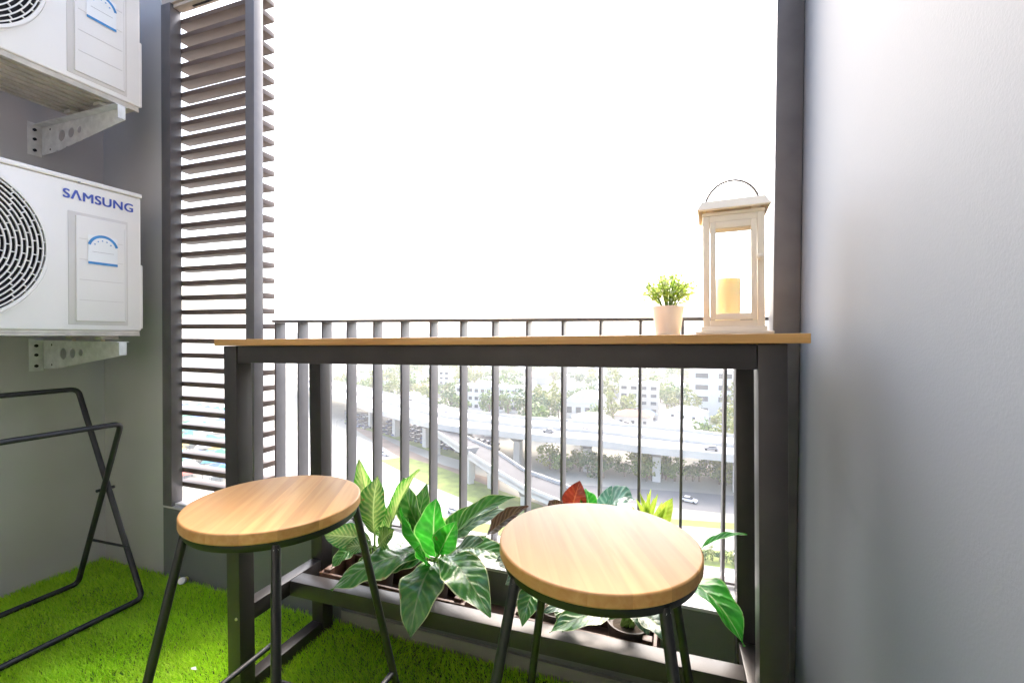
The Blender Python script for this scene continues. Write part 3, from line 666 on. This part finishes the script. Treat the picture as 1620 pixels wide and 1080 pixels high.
leafy('leafy_plant', 'mixed plant with a red brown leaf and pale teal leaf behind the right stool', 'plant', (-.30, 1.25), [
    ('red', K(902,812,1.26), K(917,760,1.27), .072, dict(rise=.02, up=(.2,-1,.2), fold=.3, label='red brown leaf')),
    ('bronze', K(895,815,1.26), K(868,792,1.25), .05, dict(rise=.02, up=(-.2,-.8,.5), fold=.3)),
    ('bright', K(930,815,1.27), K(926,772,1.29), .06, dict(rise=.03, up=(.5,-.9,.2), fold=.3)),
    ('teal', K(955,815,1.26), K(1003,790,1.22), .085, dict(rise=.06, up=(0,-.5,1), fold=.25, label='pale blue green leaf')),
    ('teal', K(952,815,1.28), K(968,768,1.30), .06, dict(rise=.02, up=(.3,-1,.3), fold=.3)),
    ('sage', K(835,905,1.22), K(782,888,1.17), .07, dict(rise=.03, up=(0,-.5,1), fold=.2)),
    ('sage', K(842,915,1.20), K(800,925,1.13), .06, dict(rise=.03, up=(0,-.3,1), fold=.2)),
    ('glossy', K(985,962,1.18), K(869,1000,1.07), .082, dict(rise=.035, up=(0,-.3,1), fold=.18)),
    ('glossy', K(1000,955,1.22), K(935,985,1.14), .07, dict(rise=.03, up=(0,-.3,1), fold=.2)),
    ('glossy', K(850,925,1.20), K(826,990,1.10), .07, dict(rise=.03, up=(0,-.4,1), fold=.2)),
    ('bronze', K(838,890,1.25), K(800,862,1.20), .05, dict(rise=.02, up=(-.2,-.7,.6), fold=.3)),
    ('glossy', K(905,950,1.22), K(890,1000,1.12), .075, dict(rise=.03, up=(0,-.4,1), fold=.2)),
    ('sage', K(945,955,1.20), K(860,968,1.14), .07, dict(rise=.03, up=(0,-.3,1), fold=.2)),
])
leafy('leafy_plant', 'lime green plant whose broad leaf droops past the right stool', 'plant', (-.105, 1.25), [
    ('lime', K(1045,835,1.25), K(1064,787,1.24), .042, dict(rise=.02, up=(-.3,-1,.2), fold=.3))]+[
    ('lime', K(1026+random.uniform(-8,10),835,1.25), K(u_,v_,1.22+random.uniform(0,.08)), .014, dict(rise=.015, up=(random.uniform(-.4,.4),-1,.3), fold=.3)) for u_, v_ in ((1000,800),(1006,788),(1012,778),(1019,790),(1024,779),(1030,773),(1035,786),(1041,780),(1048,792),(1008,806),(1053,800),(1028,800))]+[
    ('bright', K(1108,868,1.20), K(1182,845,1.16), .030, dict(rise=.02, up=(-.2,-.2,1), fold=.45, peak=.3)),
    ('bright', K(1066,905,1.22), K(1177,1022,1.085), .105, dict(rise=.055, up=(.45,-.3,1), fold=.35, label='broad drooping two toned leaf')),
    ('sage', K(1010,965,1.19), K(1064,1020,1.09), .075, dict(rise=.03, up=(.1,-.4,1), fold=.2)),
    ('sage', K(1005,960,1.20), K(1025,1005,1.12), .06, dict(rise=.03, up=(0,-.5,1), fold=.2)),
])

# ------------------------------------------------------------------ artificial grass
def turf():
    x0, x1, y0, y1 = XL+.006, XR-.004, -.05, YB-.014
    n = 240000
    px = rng.uniform(x0, x1, n); py = rng.uniform(y0, y1, n)
    clump = np.sin(px*9.1+1.3*np.sin(py*7))*np.cos(py*8.3+np.sin(px*5.1))
    hgt = rng.uniform(.018, .031, n)*(1+.12*clump)
    az = rng.uniform(0, 2*np.pi, n); lean = rng.uniform(.004, .020, n)
    dx = np.cos(az)*lean+.010*np.sin(px*11+2*np.sin(py*9))*np.sin(py*13+px*3); dy = np.sin(az)*lean-.004
    wa = rng.uniform(0, np.pi, n); w = rng.uniform(.0008, .0015, n); wx, wy = np.cos(wa)*w, np.sin(wa)*w
    V = np.zeros((n, 5, 3), np.float32)
    V[:,0] = np.c_[px-wx, py-wy, np.full(n, .004)]; V[:,1] = np.c_[px+wx, py+wy, np.full(n, .004)]
    V[:,2] = np.c_[px+dx*.4-wx*.8, py+dy*.4-wy*.8, hgt*.6]; V[:,3] = np.c_[px+dx*.4+wx*.8, py+dy*.4+wy*.8, hgt*.6]
    V[:,4] = np.c_[px+dx, py+dy, hgt]
    V[:,:,0] = np.clip(V[:,:,0], x0, x1); V[:,:,1] = np.clip(V[:,:,1], None, y1+.004)
    b = (np.arange(n)*5)[:,None]
    q = (b+np.array([0,1,3,2])).ravel(); t = (b+np.array([2,3,4])).ravel()
    me = bpy.data.meshes.new('artificial_grass'); me.vertices.add(n*5); me.vertices.foreach_set('co', V.ravel())
    me.loops.add(n*7); me.loops.foreach_set('vertex_index', np.concatenate([q, t]).astype(np.int32))
    me.polygons.add(2*n); me.polygons.foreach_set('loop_start', np.concatenate([np.arange(n)*4, 4*n+np.arange(n)*3]).astype(np.int32))
    me.update(calc_edges=True); me.validate()
    Mt = foliage_mat('turf_blade', (.34,.66,.010), (.72,.95,.07), .45)
    tn = Mt.node_tree; tcx = tn.nodes.new('ShaderNodeTexCoord'); nz = tn.nodes.new('ShaderNodeTexNoise'); nz.inputs['Scale'].default_value = 5; nz.inputs['Detail'].default_value = 5
    tn.links.new(tcx.outputs['Object'], nz.inputs['Vector']); hv = tn.nodes.new('ShaderNodeHueSaturation'); mr = tn.nodes.new('ShaderNodeMapRange'); mr.inputs[1].default_value = .3; mr.inputs[2].default_value = .7; mr.inputs[3].default_value = .86; mr.inputs[4].default_value = 1.1
    ramp = [n for n in tn.nodes if n.type == 'VALTORGB'][0]; tn.links.new(nz.outputs['Fac'], mr.inputs[0]); tn.links.new(mr.outputs[0], hv.inputs['Value']); tn.links.new(ramp.outputs[0], hv.inputs['Color'])
    for n in tn.nodes:
        if n.type == 'BSDF_PRINCIPLED': tn.links.new(hv.outputs[0], n.inputs['Base Color'])
        if n.type == 'BSDF_TRANSLUCENT': tn.links.new(hv.outputs[0], n.inputs[0])
    me.materials.append(Mt)
    o = bpy.data.objects.new('artificial_grass', me); COL.objects.link(o)
    tag(o, 'bright green artificial grass covering the balcony floor', 'artificial grass', kind='stuff')
turf()
struct('grass_backing', MB().box(XL+.002, XR-.002, -.6, YB-.013, .0005, .004), M['backing'])
p = at(291, 906, Y=1.30)
sb = thing('pipe_stub', 'small white and yellow plug lying on the grass by the low wall', 'plug', (p.x, p.y, .028), (R(70), 0, R(30)))
MB().lathe([(.011,-.018),(.012,-.016),(.012,.004),(.0001,.004)], 16).build('yellow_end', mat('yellow_plastic', (.65,.60,.10), .4), sb)
MB().lathe([(.013,.0045),(.014,.006),(.014,.020),(.012,.022),(.0001,.022)], 16).build('white_cap', M['pot'], sb)
p = at(306, 1057, z=.036); pet = MB().add([(-.012,0,0),(0,-.006,.002),(.013,0,.0),(.002,.006,.003),(0,0,.005)], [(0,1,4),(1,2,4),(2,3,4),(3,0,4)]).build('paper_scrap', M['pot']); pet.location = p
tag(pet, 'tiny white scrap lying on the grass left of the table leg', 'scrap')

# ================================================================== the city below
GZ = -44.0
G = lambda u, v, dz=0.: at(u, v, z=GZ+dz)
def sheet(name, pts, mat_, dz, kind='structure', thick=0):
    mb = MB(); P = [Vector((p[0], p[1], GZ+dz)) for p in pts]; mb.add(P, [tuple(range(len(P)))])
    o = mb.build(name, mat_, smooth=False)
    return tag(o, kind=kind)
struct('ground', MB().box(-2600, 1400, 6, 2600, GZ-2, GZ), M['ground'])
def band(name, lo, hi, mat_, dz):
    """strip between two pixel polylines on the ground"""
    A = [G(*p) for p in lo]; B = [G(*p) for p in hi]
    mb = MB(); P = [(p.x, p.y, GZ+dz) for p in A+B]; n = len(A)
    mb.add(P, [(i, i+1, n+i+1, n+i) for i in range(n-1)])
    return tag(mb.build(name, mat_, smooth=False), kind='structure')
# wide boulevard in the foreground, verge, side roads
band('road', [(380,760),(640,850),(800,900),(1000,960),(1260,1010)], [(380,672),(565,690),(700,745),(860,812),(1260,920)], M['pale'], .01)
band('verge', [(600,728),(680,768),(760,800),(840,838)], [(640,722),(700,740),(790,775),(860,800)], M['lawn'], .03)
band('verge', [(700,850),(800,872),(880,880)], [(700,818),(800,832),(880,850)], M['lawn'], .03)
band('side_road', [(560,668),(630,705),(700,735),(790,760)], [(560,678),(630,722),(700,752),(790,775)][::1], M['earth'], .02)
band('verge', [(545,664),(600,676),(680,702),(770,728)], [(545,670),(600,686),(680,714),(770,740)], M['lawn'], .035)
band('car_park', [(545,648),(600,655),(700,672),(790,690)], [(545,664),(600,677),(700,708),(790,732)], M['asphalt'], .02)
band('road', [(860,790),(960,792),(1090,806),(1260,822)], [(860,762),(960,770),(1090,778),(1260,792)], M['asphalt2'], .04)
band('verge', [(960,822),(1090,832),(1260,845)], [(960,814),(1090,822),(1260,834)], M['lawn'], .03)
band('verge', [(1100,892),(1260,912)], [(1100,868),(1260,880)], M['lawn'], .03)
for a, b in (((640,790),(830,868)), ((860,880),(1200,975)), ((980,862),(1250,905)), ((600,752),(720,800))):
    A, B = G(*a), G(*b); d = (B-A); ln_ = d.length; d.normalize(); w = Vector((-d.y, d.x, 0))*.09; mb = MB()
    for k in range(int(ln_/6)):
        p, q = A+d*(k*6), A+d*(k*6+3); mb.add([(p-w)+Vector((0,0,.02)), (q-w)+Vector((0,0,.02)), (q+w)+Vector((0,0,.02)), (p+w)+Vector((0,0,.02))], [(0,1,2,3)])
    struct('lane_markings', mb, M['mark'], smooth=False)

# elevated expressway
DZ = 12.0
near = [(470,612),(565,644),(588,653),(632,665),(678,677),(722,684),(778,689),(831,696),(889,702),(947,707),(1009,716),(1077,723),(1139,729),(1230,739),(1340,752)]
far = [(470,590),(565,609),(588,614),(632,626),(678,638),(722,646),(778,653),(831,659),(889,663),(947,667),(1009,672),(1077,678),(1139,685),(1230,694),(1340,705)]
NP = [at(u, v, z=GZ+DZ-2.0) for u, v in near]; FP = [at(u, v, z=GZ+DZ) for u, v in far]
ex = thing('elevated_expressway', 'long pale concrete elevated expressway crossing the view on piers', 'expressway', (NP[6].x, NP[6].y, GZ)); eo = (NP[6].x, NP[6].y, GZ)
def ribbon(mb, A, B, z0, z1):
    n = len(A)
    for i in range(n-1):
        mb.hexa([(A[i].x,A[i].y,z0),(A[i+1].x,A[i+1].y,z0),(B[i+1].x,B[i+1].y,z0),(B[i].x,B[i].y,z0),(A[i].x,A[i].y,z1),(A[i+1].x,A[i+1].y,z1),(B[i+1].x,B[i+1].y,z1),(B[i].x,B[i].y,z1)])
def lerp(A, B, t): return [a.lerp(b, t) for a, b in zip(A, B)]
mb = MB(); ribbon(mb, NP, FP, GZ+DZ-2.0, GZ+DZ-.9); mb.build('deck', M['concrete'], ex, smooth=False, off=eo)
mb = MB(); ribbon(mb, lerp(NP,FP,.015), lerp(NP,FP,.46), GZ+DZ-.895, GZ+DZ-.86); ribbon(mb, lerp(NP,FP,.54), lerp(NP,FP,.985), GZ+DZ-.895, GZ+DZ-.86); mb.build('carriageway', M['pale'], ex, smooth=False, off=eo)
for a, b in ((0,.012),(.465,.475),(.525,.535),(.988,1.)):
    mb = MB(); ribbon(mb, lerp(NP,FP,a), lerp(NP,FP,b), GZ+DZ-.89, GZ+DZ+.25); mb.build('parapet', M['concrete'], ex, smooth=False, off=eo)
for t in (.16,.31,.69,.84):
    mb = MB(); ribbon(mb, lerp(NP,FP,t-.0025), lerp(NP,FP,t+.0025), GZ+DZ-.858, GZ+DZ-.85); mb.build('lane_line', M['mark'], ex, smooth=False, off=eo)
def pier(parent, p, dirv, top, w=2.2, cap=9., off=eo):
    d = Vector((dirv.x, dirv.y, 0)).normalized(); s_ = Vector((-d.y, d.x, 0)); p = Vector((p.x, p.y, GZ))
    def bx(hd_, hs, z0, z1, hd2=None, hs2=None):
        hd2 = hd2 or hd_; hs2 = hs2 or hs; out = []
        for z, a, b in ((z0, hd_, hs), (z1, hd2, hs2)):
            out += [p-d*a-s_*b+Vector((0,0,z)), p+d*a-s_*b+Vector((0,0,z)), p+d*a+s_*b+Vector((0,0,z)), p-d*a+s_*b+Vector((0,0,z))]
        return out
    q = MB().hexa(bx(w/2, w/2, 0, top-2.2)).build('pier', M['concrete'], parent, smooth=False, off=off)
    c_ = MB().hexa(bx(w*.55, w*.6, top-2.2, top, w*.6, cap/2)).build('pier_head', M['cgrey'], q, smooth=False, off=off)
for (u, i0) in ((588,None),(627,None),(675,None),(741,None),(820,None),(930,None),(1040,None),(1168,None)):
    for t in (.22, .78):
        # place along the ribbon where the near edge shows at u
        for i in range(len(near)-1):
            if near[i][0] <= u <= near[i+1][0]:
                k = (u-near[i][0])/(near[i+1][0]-near[i][0]); a = NP[i].lerp(NP[i+1], k); b = FP[i].lerp(FP[i+1], k)
                pier(ex, a.lerp(b, t), NP[i+1]-NP[i], DZ-2.0, 2.4, 10.)
# descending ramp
up_ = [(696,668,10),(748,697,9.2),(780,711,8.2),(831,746,6.2),(887,766,4.2),(960,800,1.6),(1010,822,.5)]
lo_ = [(690,684,10),(745,721,9.2),(775,741,8.2),(829,773,6.2),(882,795,4.2),(950,828,1.6),(1000,850,.5)]
UP = [at(u, v, z=GZ+h_) for u, v, h_ in up_]; LO = [at(u, v, z=GZ+h_) for u, v, h_ in lo_]
rp = thing('ramp', 'dark surfaced concrete ramp sloping down from the expressway', 'ramp', (LO[2].x, LO[2].y, GZ)); ro = (LO[2].x, LO[2].y, GZ)
def slopebox(mb, A, B, d0, d1):
    for i in range(len(A)-1):
        q = [A[i], A[i+1], B[i+1], B[i]]; mb.hexa([(p.x,p.y,p.z+d0) for p in q]+[(p.x,p.y,p.z+d1) for p in q])
mb = MB(); slopebox(mb, LO, UP, -1.5, -.05); mb.build('ramp_deck', M['concrete'], rp, smooth=False, off=ro)
mb = MB(); slopebox(mb, lerp(LO,UP,.05), lerp(LO,UP,.95), -.045, 0); mb.build('carriageway', M['asphalt'], rp, smooth=False, off=ro)
for a, b in ((0,.045),(.955,1)):
    mb = MB(); slopebox(mb, lerp(LO,UP,a), lerp(LO,UP,b), -.6, .9); mb.build('parapet', M['concrete'], rp, smooth=False, off=ro)
for k in (0, 1, 2, 3, 4):
    c_ = LO[k].lerp(UP[k], .4); pier(rp, c_, LO[k+1]-LO[k], c_.z-GZ-1.55, 1.6, 4.5, off=ro)

pier(rp, G(744,764), LO[1]-LO[0], 11.0, 1.7, 5.0, off=ro)
# trees
def crown(seed, n=420, rx=1., rz=.8):
    rs_ = random.Random(seed); mb = MB(); cl = [(Vector((rs_.gauss(0,.5), rs_.gauss(0,.5), rs_.gauss(0,.38))), rs_.uniform(.28,.55)) for _ in range(11)]
    for _ in range(n):
        c, r = rs_.choice(cl); v = Vector((rs_.gauss(0,1), rs_.gauss(0,1), rs_.gauss(0,1))).normalized()*r*rs_.uniform(.55,1.05)
        p = c+v; p = Vector((p.x*rx, p.y*rx, p.z*rz)); nn = (v.normalized()+Vector((rs_.gauss(0,.5),rs_.gauss(0,.5),rs_.gauss(.2,.5)))).normalized()
        tx = Quaternion(nn, rs_.uniform(0,6.28)) @ nn.orthogonal().normalized(); ty = nn.cross(tx); s_ = rs_.uniform(.07,.15)
        mb.add([p-tx*s_, p+ty*s_*.7, p+tx*s_, p-ty*s_*.7], [(0,1,2,3)])
    return mb
TM = [foliage_mat('tree_dark', (.02,.065,.012), (.08,.15,.03), .2), foliage_mat('tree_mid', (.05,.115,.012), (.15,.23,.03), .2), foliage_mat('tree_olive', (.12,.15,.02), (.24,.26,.05), .2)]
protos = []
for i in range(6):
    o = crown(20+i, rx=1.0, rz=[.85,.7,1.0,.8,.75,.9][i]).build('crown', TM[i % 3], None, smooth=False); tr_ = MB().tube([(0,0,-1.0),(.02,.01,-.5),(0,.02,.1)], [.09,.06,.03], 7)
    for a in range(3): tr_.tube([(0,.01,-.35),(.25*math.cos(a*2.1),.25*math.sin(a*2.1),.15)], [.04,.015], 5)
    t_ = tr_.build('trunk', M['trunk'], None); protos.append((o.data, t_.data)); bpy.data.objects.remove(o); bpy.data.objects.remove(t_)
TL = ['dark green tree growing among the houses beyond the expressway', 'mid green bushy tree growing among the houses beyond the expressway', 'olive yellow tree growing among the houses beyond the expressway']
def tree(p, hgt, k, label, group):
    t = thing('tree', label, 'tree', (p[0], p[1], GZ), (0,0,random.uniform(0,6.28)), group)
    cm, tm = protos[k]; s_ = hgt*.5
    for nm, me in (('crown', cm), ('trunk', tm)):
        o = bpy.data.objects.new(nm, me); COL.objects.link(o); o.parent = t; o.location = (0,0,hgt*.56); o.scale = (s_, s_, s_ if nm == 'crown' else hgt*.56)
    return t
def deck_y(x, side):
    P = NP if side == 0 else FP
    for i in range(len(P)-1):
        if P[i].x <= x <= P[i+1].x: return P[i].y+(P[i+1].y-P[i].y)*(x-P[i].x)/(P[i+1].x-P[i].x)
    return 1e9 if x < P[0].x else P[-1].y
rs = random.Random(11)
used = []
def free(x, y, r):
    for a, b, c in used:
        if (a-x)**2+(b-y)**2 < (r+c)**2: return False
    used.append((x, y, r)); return True
# big buildings that can be picked out
def building(name, label, cat, u, v, w, d_, h_, wall, floors, cols, roof='flat', ang=0.):
    p = G(u, v); used.append((p.x, p.y+d_/2, max(w, d_)*.6))
    t = thing(name, label, cat, (p.x, p.y+d_/2, GZ), (0,0,ang)); MB().box(-w/2, w/2, -d_/2, d_/2, 0, h_).build('wall', M[wall], t, smooth=False)
    if roof == 'flat':
        MB().box(-w/2-.3, w/2+.3, -d_/2-.3, d_/2+.3, h_+.01, h_+.7).build('roof', M['rwhite'], t, smooth=False); MB().box(-w*.2, w*.05, -d_*.2, d_*.2, h_+.71, h_+3).build('stair_house', M[wall], t, smooth=False)
    elif roof == 'barrel':
        P = [(w/2*math.cos(R(a)), -d_/2-.3, h_+.02+w*.26*math.sin(R(a))) for a in range(0, 181, 12)]; MB().prism(P, (0, d_+.6, 0)).build('roof', M['rwhite'], t)
    for f in range(floors):
        for c in range(cols):
            x = -w/2+(c+.5)*w/cols; z = (f+.35)*h_/floors
            MB().box(x-w/cols*.28, x+w/cols*.28, -d_/2-.06, -d_/2-.005, z, z+h_/floors*.42).build('window', M['glass'], t, smooth=False)
    return t
building('apartment_block', 'low white block with three rows of dark windows behind the expressway', 'building', 768, 650, 40, 14, 14, 'hwhite', 3, 10)
building('apartment_block', 'tall white block with few windows at the right behind the expressway', 'building', 1128, 660, 24, 20, 26, 'hwhite', 4, 2)
building('hall', 'white hall with a rounded barrel roof behind the olive tree', 'hall', 922, 662, 20, 22, 8, 'hwhite', 1, 4, 'barrel')
building('apartment_block', 'white block with a dark window band at the far right', 'building', 1165, 650, 16, 16, 22, 'hwhite', 5, 4)
building('apartment_block', 'pale grey block standing left of the tall white block', 'building', 1010, 655, 22, 16, 17, 'hcream', 4, 4)
building('apartment_block', 'slim white block between the trees on the left', 'building', 702, 625, 9, 9, 18, 'hwhite', 5, 2)
# houses
HL = {'hwhite': 'white', 'hcream': 'cream', 'hgrey': 'grey'}; RL = {'rred': 'red', 'rgrey': 'grey', 'rwhite': 'pale', 'rblue': 'blue'}
hc = {}
def house_mesh(wm, rm, w, d_, h_):
    key = (wm, rm, w)
    if key in hc: return hc[key]
    a = MB().box(-w/2,w/2,-d_/2,d_/2,0,h_).build('wall', M[wm], None, smooth=False)
    e = .5; r = MB(); A = [(-w/2-e,-d_/2-e,h_+.01),(w/2+e,-d_/2-e,h_+.01),(w/2+e,d_/2+e,h_+.01),(-w/2-e,d_/2+e,h_+.01)]; rd = w/2-d_*.45
    r.add(A+[(-rd,0,h_+2.6),(rd,0,h_+2.6)], [(0,1,5,4),(1,2,5),(2,3,4,5),(3,0,4),(3,2,1,0)]); b = r.build('roof', M[rm], None, smooth=False)
    wn = []
    for x in (-w*.32, 0, w*.32):
        for z in ((1.2, 4.2) if h_ > 5 else (1.2,)): q = MB().box(x-.7,x+.7,-d_/2-.05,-d_/2-.004,z,z+1.3).build('window', M['glass'], None, smooth=False); wn.append(q.data); bpy.data.objects.remove(q)
    hc[key] = (a.data, b.data, wn); bpy.data.objects.remove(a); bpy.data.objects.remove(b)
    return hc[key]
nh = 0; tries = 0
while nh < 120 and tries < 6000:
    tries += 1
    ang = R(rs.uniform(-52, 13)); dist = 185+rs.random()**1.3*560; x, y = math.sin(ang)*dist, math.cos(ang)*dist
    if y < deck_y(x, 1)+12: continue
    w = rs.choice((10, 13, 17)); 
    if not free(x, y, w*.62): continue
    wm = rs.choice(('hwhite','hwhite','hwhite','hcream','hgrey')); rm = rs.choice(('rred','rgrey','rwhite','rwhite','rgrey','rblue')); h_ = {10: 4., 13: 7., 17: 7.4}[w]; d_ = w*.65
    far_ = dist > 330
    t = thing('house', f'{HL[wm]} {"two storey" if h_ > 5 else "low"} house with {RL[rm]} roof in the town beyond the expressway', 'house', (x, y, GZ), (0,0,-ang+rs.uniform(-.5,.5)), f'{HL[wm]} houses with {RL[rm]} roofs')
    a, b, wn = house_mesh(wm, rm, w, d_, h_)
    for nm, me in [('wall', a), ('roof', b)]+([] if far_ else [('window', q) for q in wn]):
        o = bpy.data.objects.new(nm, me); COL.objects.link(o); o.parent = t
    nh += 1
nt_ = 0; tries = 0
while nt_ < 210 and tries < 8000:
    tries += 1
    ang = R(rs.uniform(-52, 13)); dist = 180+rs.random()**1.4*500; x, y = math.sin(ang)*dist, math.cos(ang)*dist
    if y < deck_y(x, 1)+7: continue
    hgt = rs.uniform(9, 17)
    if not free(x, y, hgt*.24): continue
    k = rs.choice((0,1,1,2,2,3,4,5)); tree((x, y), hgt, k, TL[k % 3], 'trees in the town beyond the expressway'); nt_ += 1
for (u, v, hgt, k) in ((868,664,15,2),(650,632,18,1),(690,622,17,4),(600,612,16,0),(610,628,15,4),(720,640,14,2),(1090,665,13,2),(1060,640,12,1),(1175,670,13,5),(640,610,18,0),(665,640,14,5)):
    p = G(u, v); tree((p.x, p.y), hgt, k, 'big tree standing just behind the expressway', 'big trees behind the expressway')
nt_ = 0
while nt_ < 46:
    u = rs.uniform(795, 1230); v = rs.uniform(728, 748)+(u-800)*.06; p = G(u, v)
    if 800 < u < 842: continue
    tree((p.x, p.y), rs.uniform(4.5, 8.5), rs.choice((0,1,1,3,4,2)), 'bushy tree in the strip of green under the expressway', 'trees under the expressway'); nt_ += 1
for k in range(14):
    p = G(1105+k*11, 884+k*1.2); tree((p.x, p.y), 2.2, k % 6, 'clipped shrub in the hedge beside the lower road', 'shrubs beside the lower road')
# cars
def make_car():
    t = thing('car', 'car', 'car', (0,0,GZ))
    prof = [(-2.15,.35),(-2.2,.75),(-2.05,.95),(-1.1,1.0),(1.05,.98),(2.0,.8),(2.15,.6),(2.12,.35)]
    MB().prism([(x,-.85,z) for x, z in prof], (0,1.7,0)).build('body', M['cargrey'], t, bevel=.06)
    MB().prism([(x,-.74,z) for x, z in ((-1.75,1.0),(-1.25,1.42),(.25,1.45),(1.0,1.0))], (0,1.48,0)).build('cabin', M['glass'], t, bevel=.05)
    MB().prism([(x,-.68,z) for x, z in ((-1.2,1.44),(-1.1,1.48),(.1,1.5),(.2,1.465))], (0,1.36,0)).build('roof', M['cargrey'], t)
    for x in (-1.35, 1.35):
        for y in (-.78, .78):
            w = MB().lathe([(.0,-.1),(.31,-.1),(.33,-.08),(.33,.08),(.31,.1),(.0,.1)], 18, cap=False).build('wheel', M['tyre'], t); w.location = (x, y, .33); w.rotation_euler = (R(90),0,0)
    return t
car0 = make_car(); first = True; cvar = {}
def place_car(p, z, ang, colr, label, group):
    global first
    t = car0 if first else copy_tree(car0); first = False
    t.location = (p.x, p.y, z); t.rotation_euler = (0,0,ang); t['label'] = label; t['group'] = group
    for ch in t.children:
        if ch.name.split('.')[0] in ('body', 'roof'):
            key = (ch.name.split('.')[0], colr)
            if key not in cvar:
                me = ch.data.copy(); me.materials.clear(); me.materials.append(M['car'+colr]); cvar[key] = me
            ch.data = cvar[key]
NC = {'white': 'white', 'black': 'black', 'grey': 'dark grey', 'blue': 'dark blue', 'red': 'red'}
aw = math.atan2((G(780,716)-G(560,660)).y, (G(780,716)-G(560,660)).x)
for row in range(4):
    for k in range(26):
        if rs.random() < .10: continue
        t = (k+.5)/26; p = G(548+t*240, 653+t*52+row*(5.5+3*t)); cl_ = rs.choice(('black','black','grey','blue','grey','blue','white'))
        place_car(p, GZ+.03, aw+R(90)+rs.uniform(-.06,.06), cl_, f'{NC[cl_]} car in the rows of parked cars beside the expressway', f'{NC[cl_]} parked cars')
for u, v, dz, cl_, lb in ((1125,712,DZ-.86,'grey','dark grey car driving on the expressway at the right'), (990,672,DZ-.86,'black','black car on the far lanes of the expressway'), (868,684,DZ-.86,'grey','grey car on the near lanes above the forked pier'), (925,682,DZ-.86,'white','white car on the near lanes of the expressway'), (705,655,DZ-.86,'white','white car on the expressway at the left'), (655,634,DZ-.86,'grey','grey car far away on the left of the expressway')):
    p = at(u, v, z=GZ+dz); place_car(p, GZ+dz, R(172), cl_, lb, None or 'cars on the expressway')
for u, v, cl_, lb in ((1090,794,'white','white car on the grey road under the expressway'), (1178,888,'white','white car on the lowest road at the right'), (655,815,'red','red car on the wide pale road'), (720,812,'white','white car on the wide pale road'), (610,720,'white','white car at the left of the wide road')):
    p = G(u, v); place_car(p, GZ+.06, R(-14), cl_, lb, 'cars on the roads below')
# street lamps / sign gantry on the left
for u, v in ((533,700),(548,668)):
    p = G(u, v); t = thing('street_lamp', 'tall thin street lamp beside the wide road at the left', 'street lamp', (p.x, p.y, GZ), group='street lamps by the wide road')
    MB().tube([(0,0,0),(0,0,9)], [.12,.08], 8).build('pole', M['cgrey'], t); MB().tube([(0,0,9),(1.2,0,9.6),(2.2,0,9.7)], .06, 6).build('arm', M['cgrey'], t); MB().box(2.0,2.9,-.15,.15,9.62,9.78).build('lamp_head', M['cgrey'], t)
# market canopies seen through the louvre slats
tc_ = ['tblue','tgreen','tyellow','tred','tteal','twhite']; tn = ['blue','green','yellow','red','teal','white']
for k in range(110):
    u = rs.uniform(265, 372); v = rs.uniform(645, 765); p = G(u, v); i = rs.choice((0,1,4,0,1,4,2,3,5))
    if not free(p.x, p.y, 1.9): continue
    t = thing('market_canopy', f'{tn[i]} market canopy glimpsed through the louvre slats', 'canopy', (p.x, p.y, GZ), (0,0,rs.uniform(0,1.5)), f'{tn[i]} market canopies'); w = 2.4+rs.random()
    MB().add([(-w,-w,2.6),(w,-w,2.6),(w,w,2.6),(-w,w,2.6),(0,0,4.)], [(0,1,4),(1,2,4),(2,3,4),(3,0,4)]).build('canvas', M[tc_[i]], t, smooth=False)
    for sx in (-1,1):
        for sy in (-1,1): MB().tube([(sx*w*.95,sy*w*.95,0),(sx*w*.95,sy*w*.95,2.62)], .06, 6).build('pole', M['cgrey'], t)
# skyline towers far off
for k in range(26):
    ang = R(-50+k*2.5+rs.uniform(-.8,.8)); dist = rs.uniform(900, 1700); h_ = rs.uniform(30, 88); w = rs.uniform(18, 34)
    t = thing('tower_block', 'faint tower block on the hazy skyline', 'tower', (math.sin(ang)*dist, math.cos(ang)*dist, GZ), (0,0,-ang+rs.uniform(-.4,.4)), 'tower blocks on the skyline')
    MB().box(-w/2,w/2,-w*.35,w*.35,0,h_).build('wall', M['far'], t, smooth=False); MB().box(-w*.2,w*.2,-w*.2,w*.2,h_+.01,h_+4).build('roof_house', M['far'], t, smooth=False)

# haze over the town
HZ = bpy.data.materials.new('haze'); HZ.use_nodes = True; hn = HZ.node_tree; hn.nodes.remove(hn.nodes['Principled BSDF'])
pv = hn.nodes.new('ShaderNodeVolumePrincipled'); pv.inputs['Color'].default_value = (1,.985,.96,1); pv.inputs['Density'].default_value = .0005; pv.inputs['Anisotropy'].default_value = .2
hn.links.new(pv.outputs[0], hn.nodes['Material Output'].inputs['Volume'])
hz = MB().box(-2650, 1450, -20, 2650, GZ-3, 85).build('haze', HZ, smooth=False); tag(hz, kind='stuff')
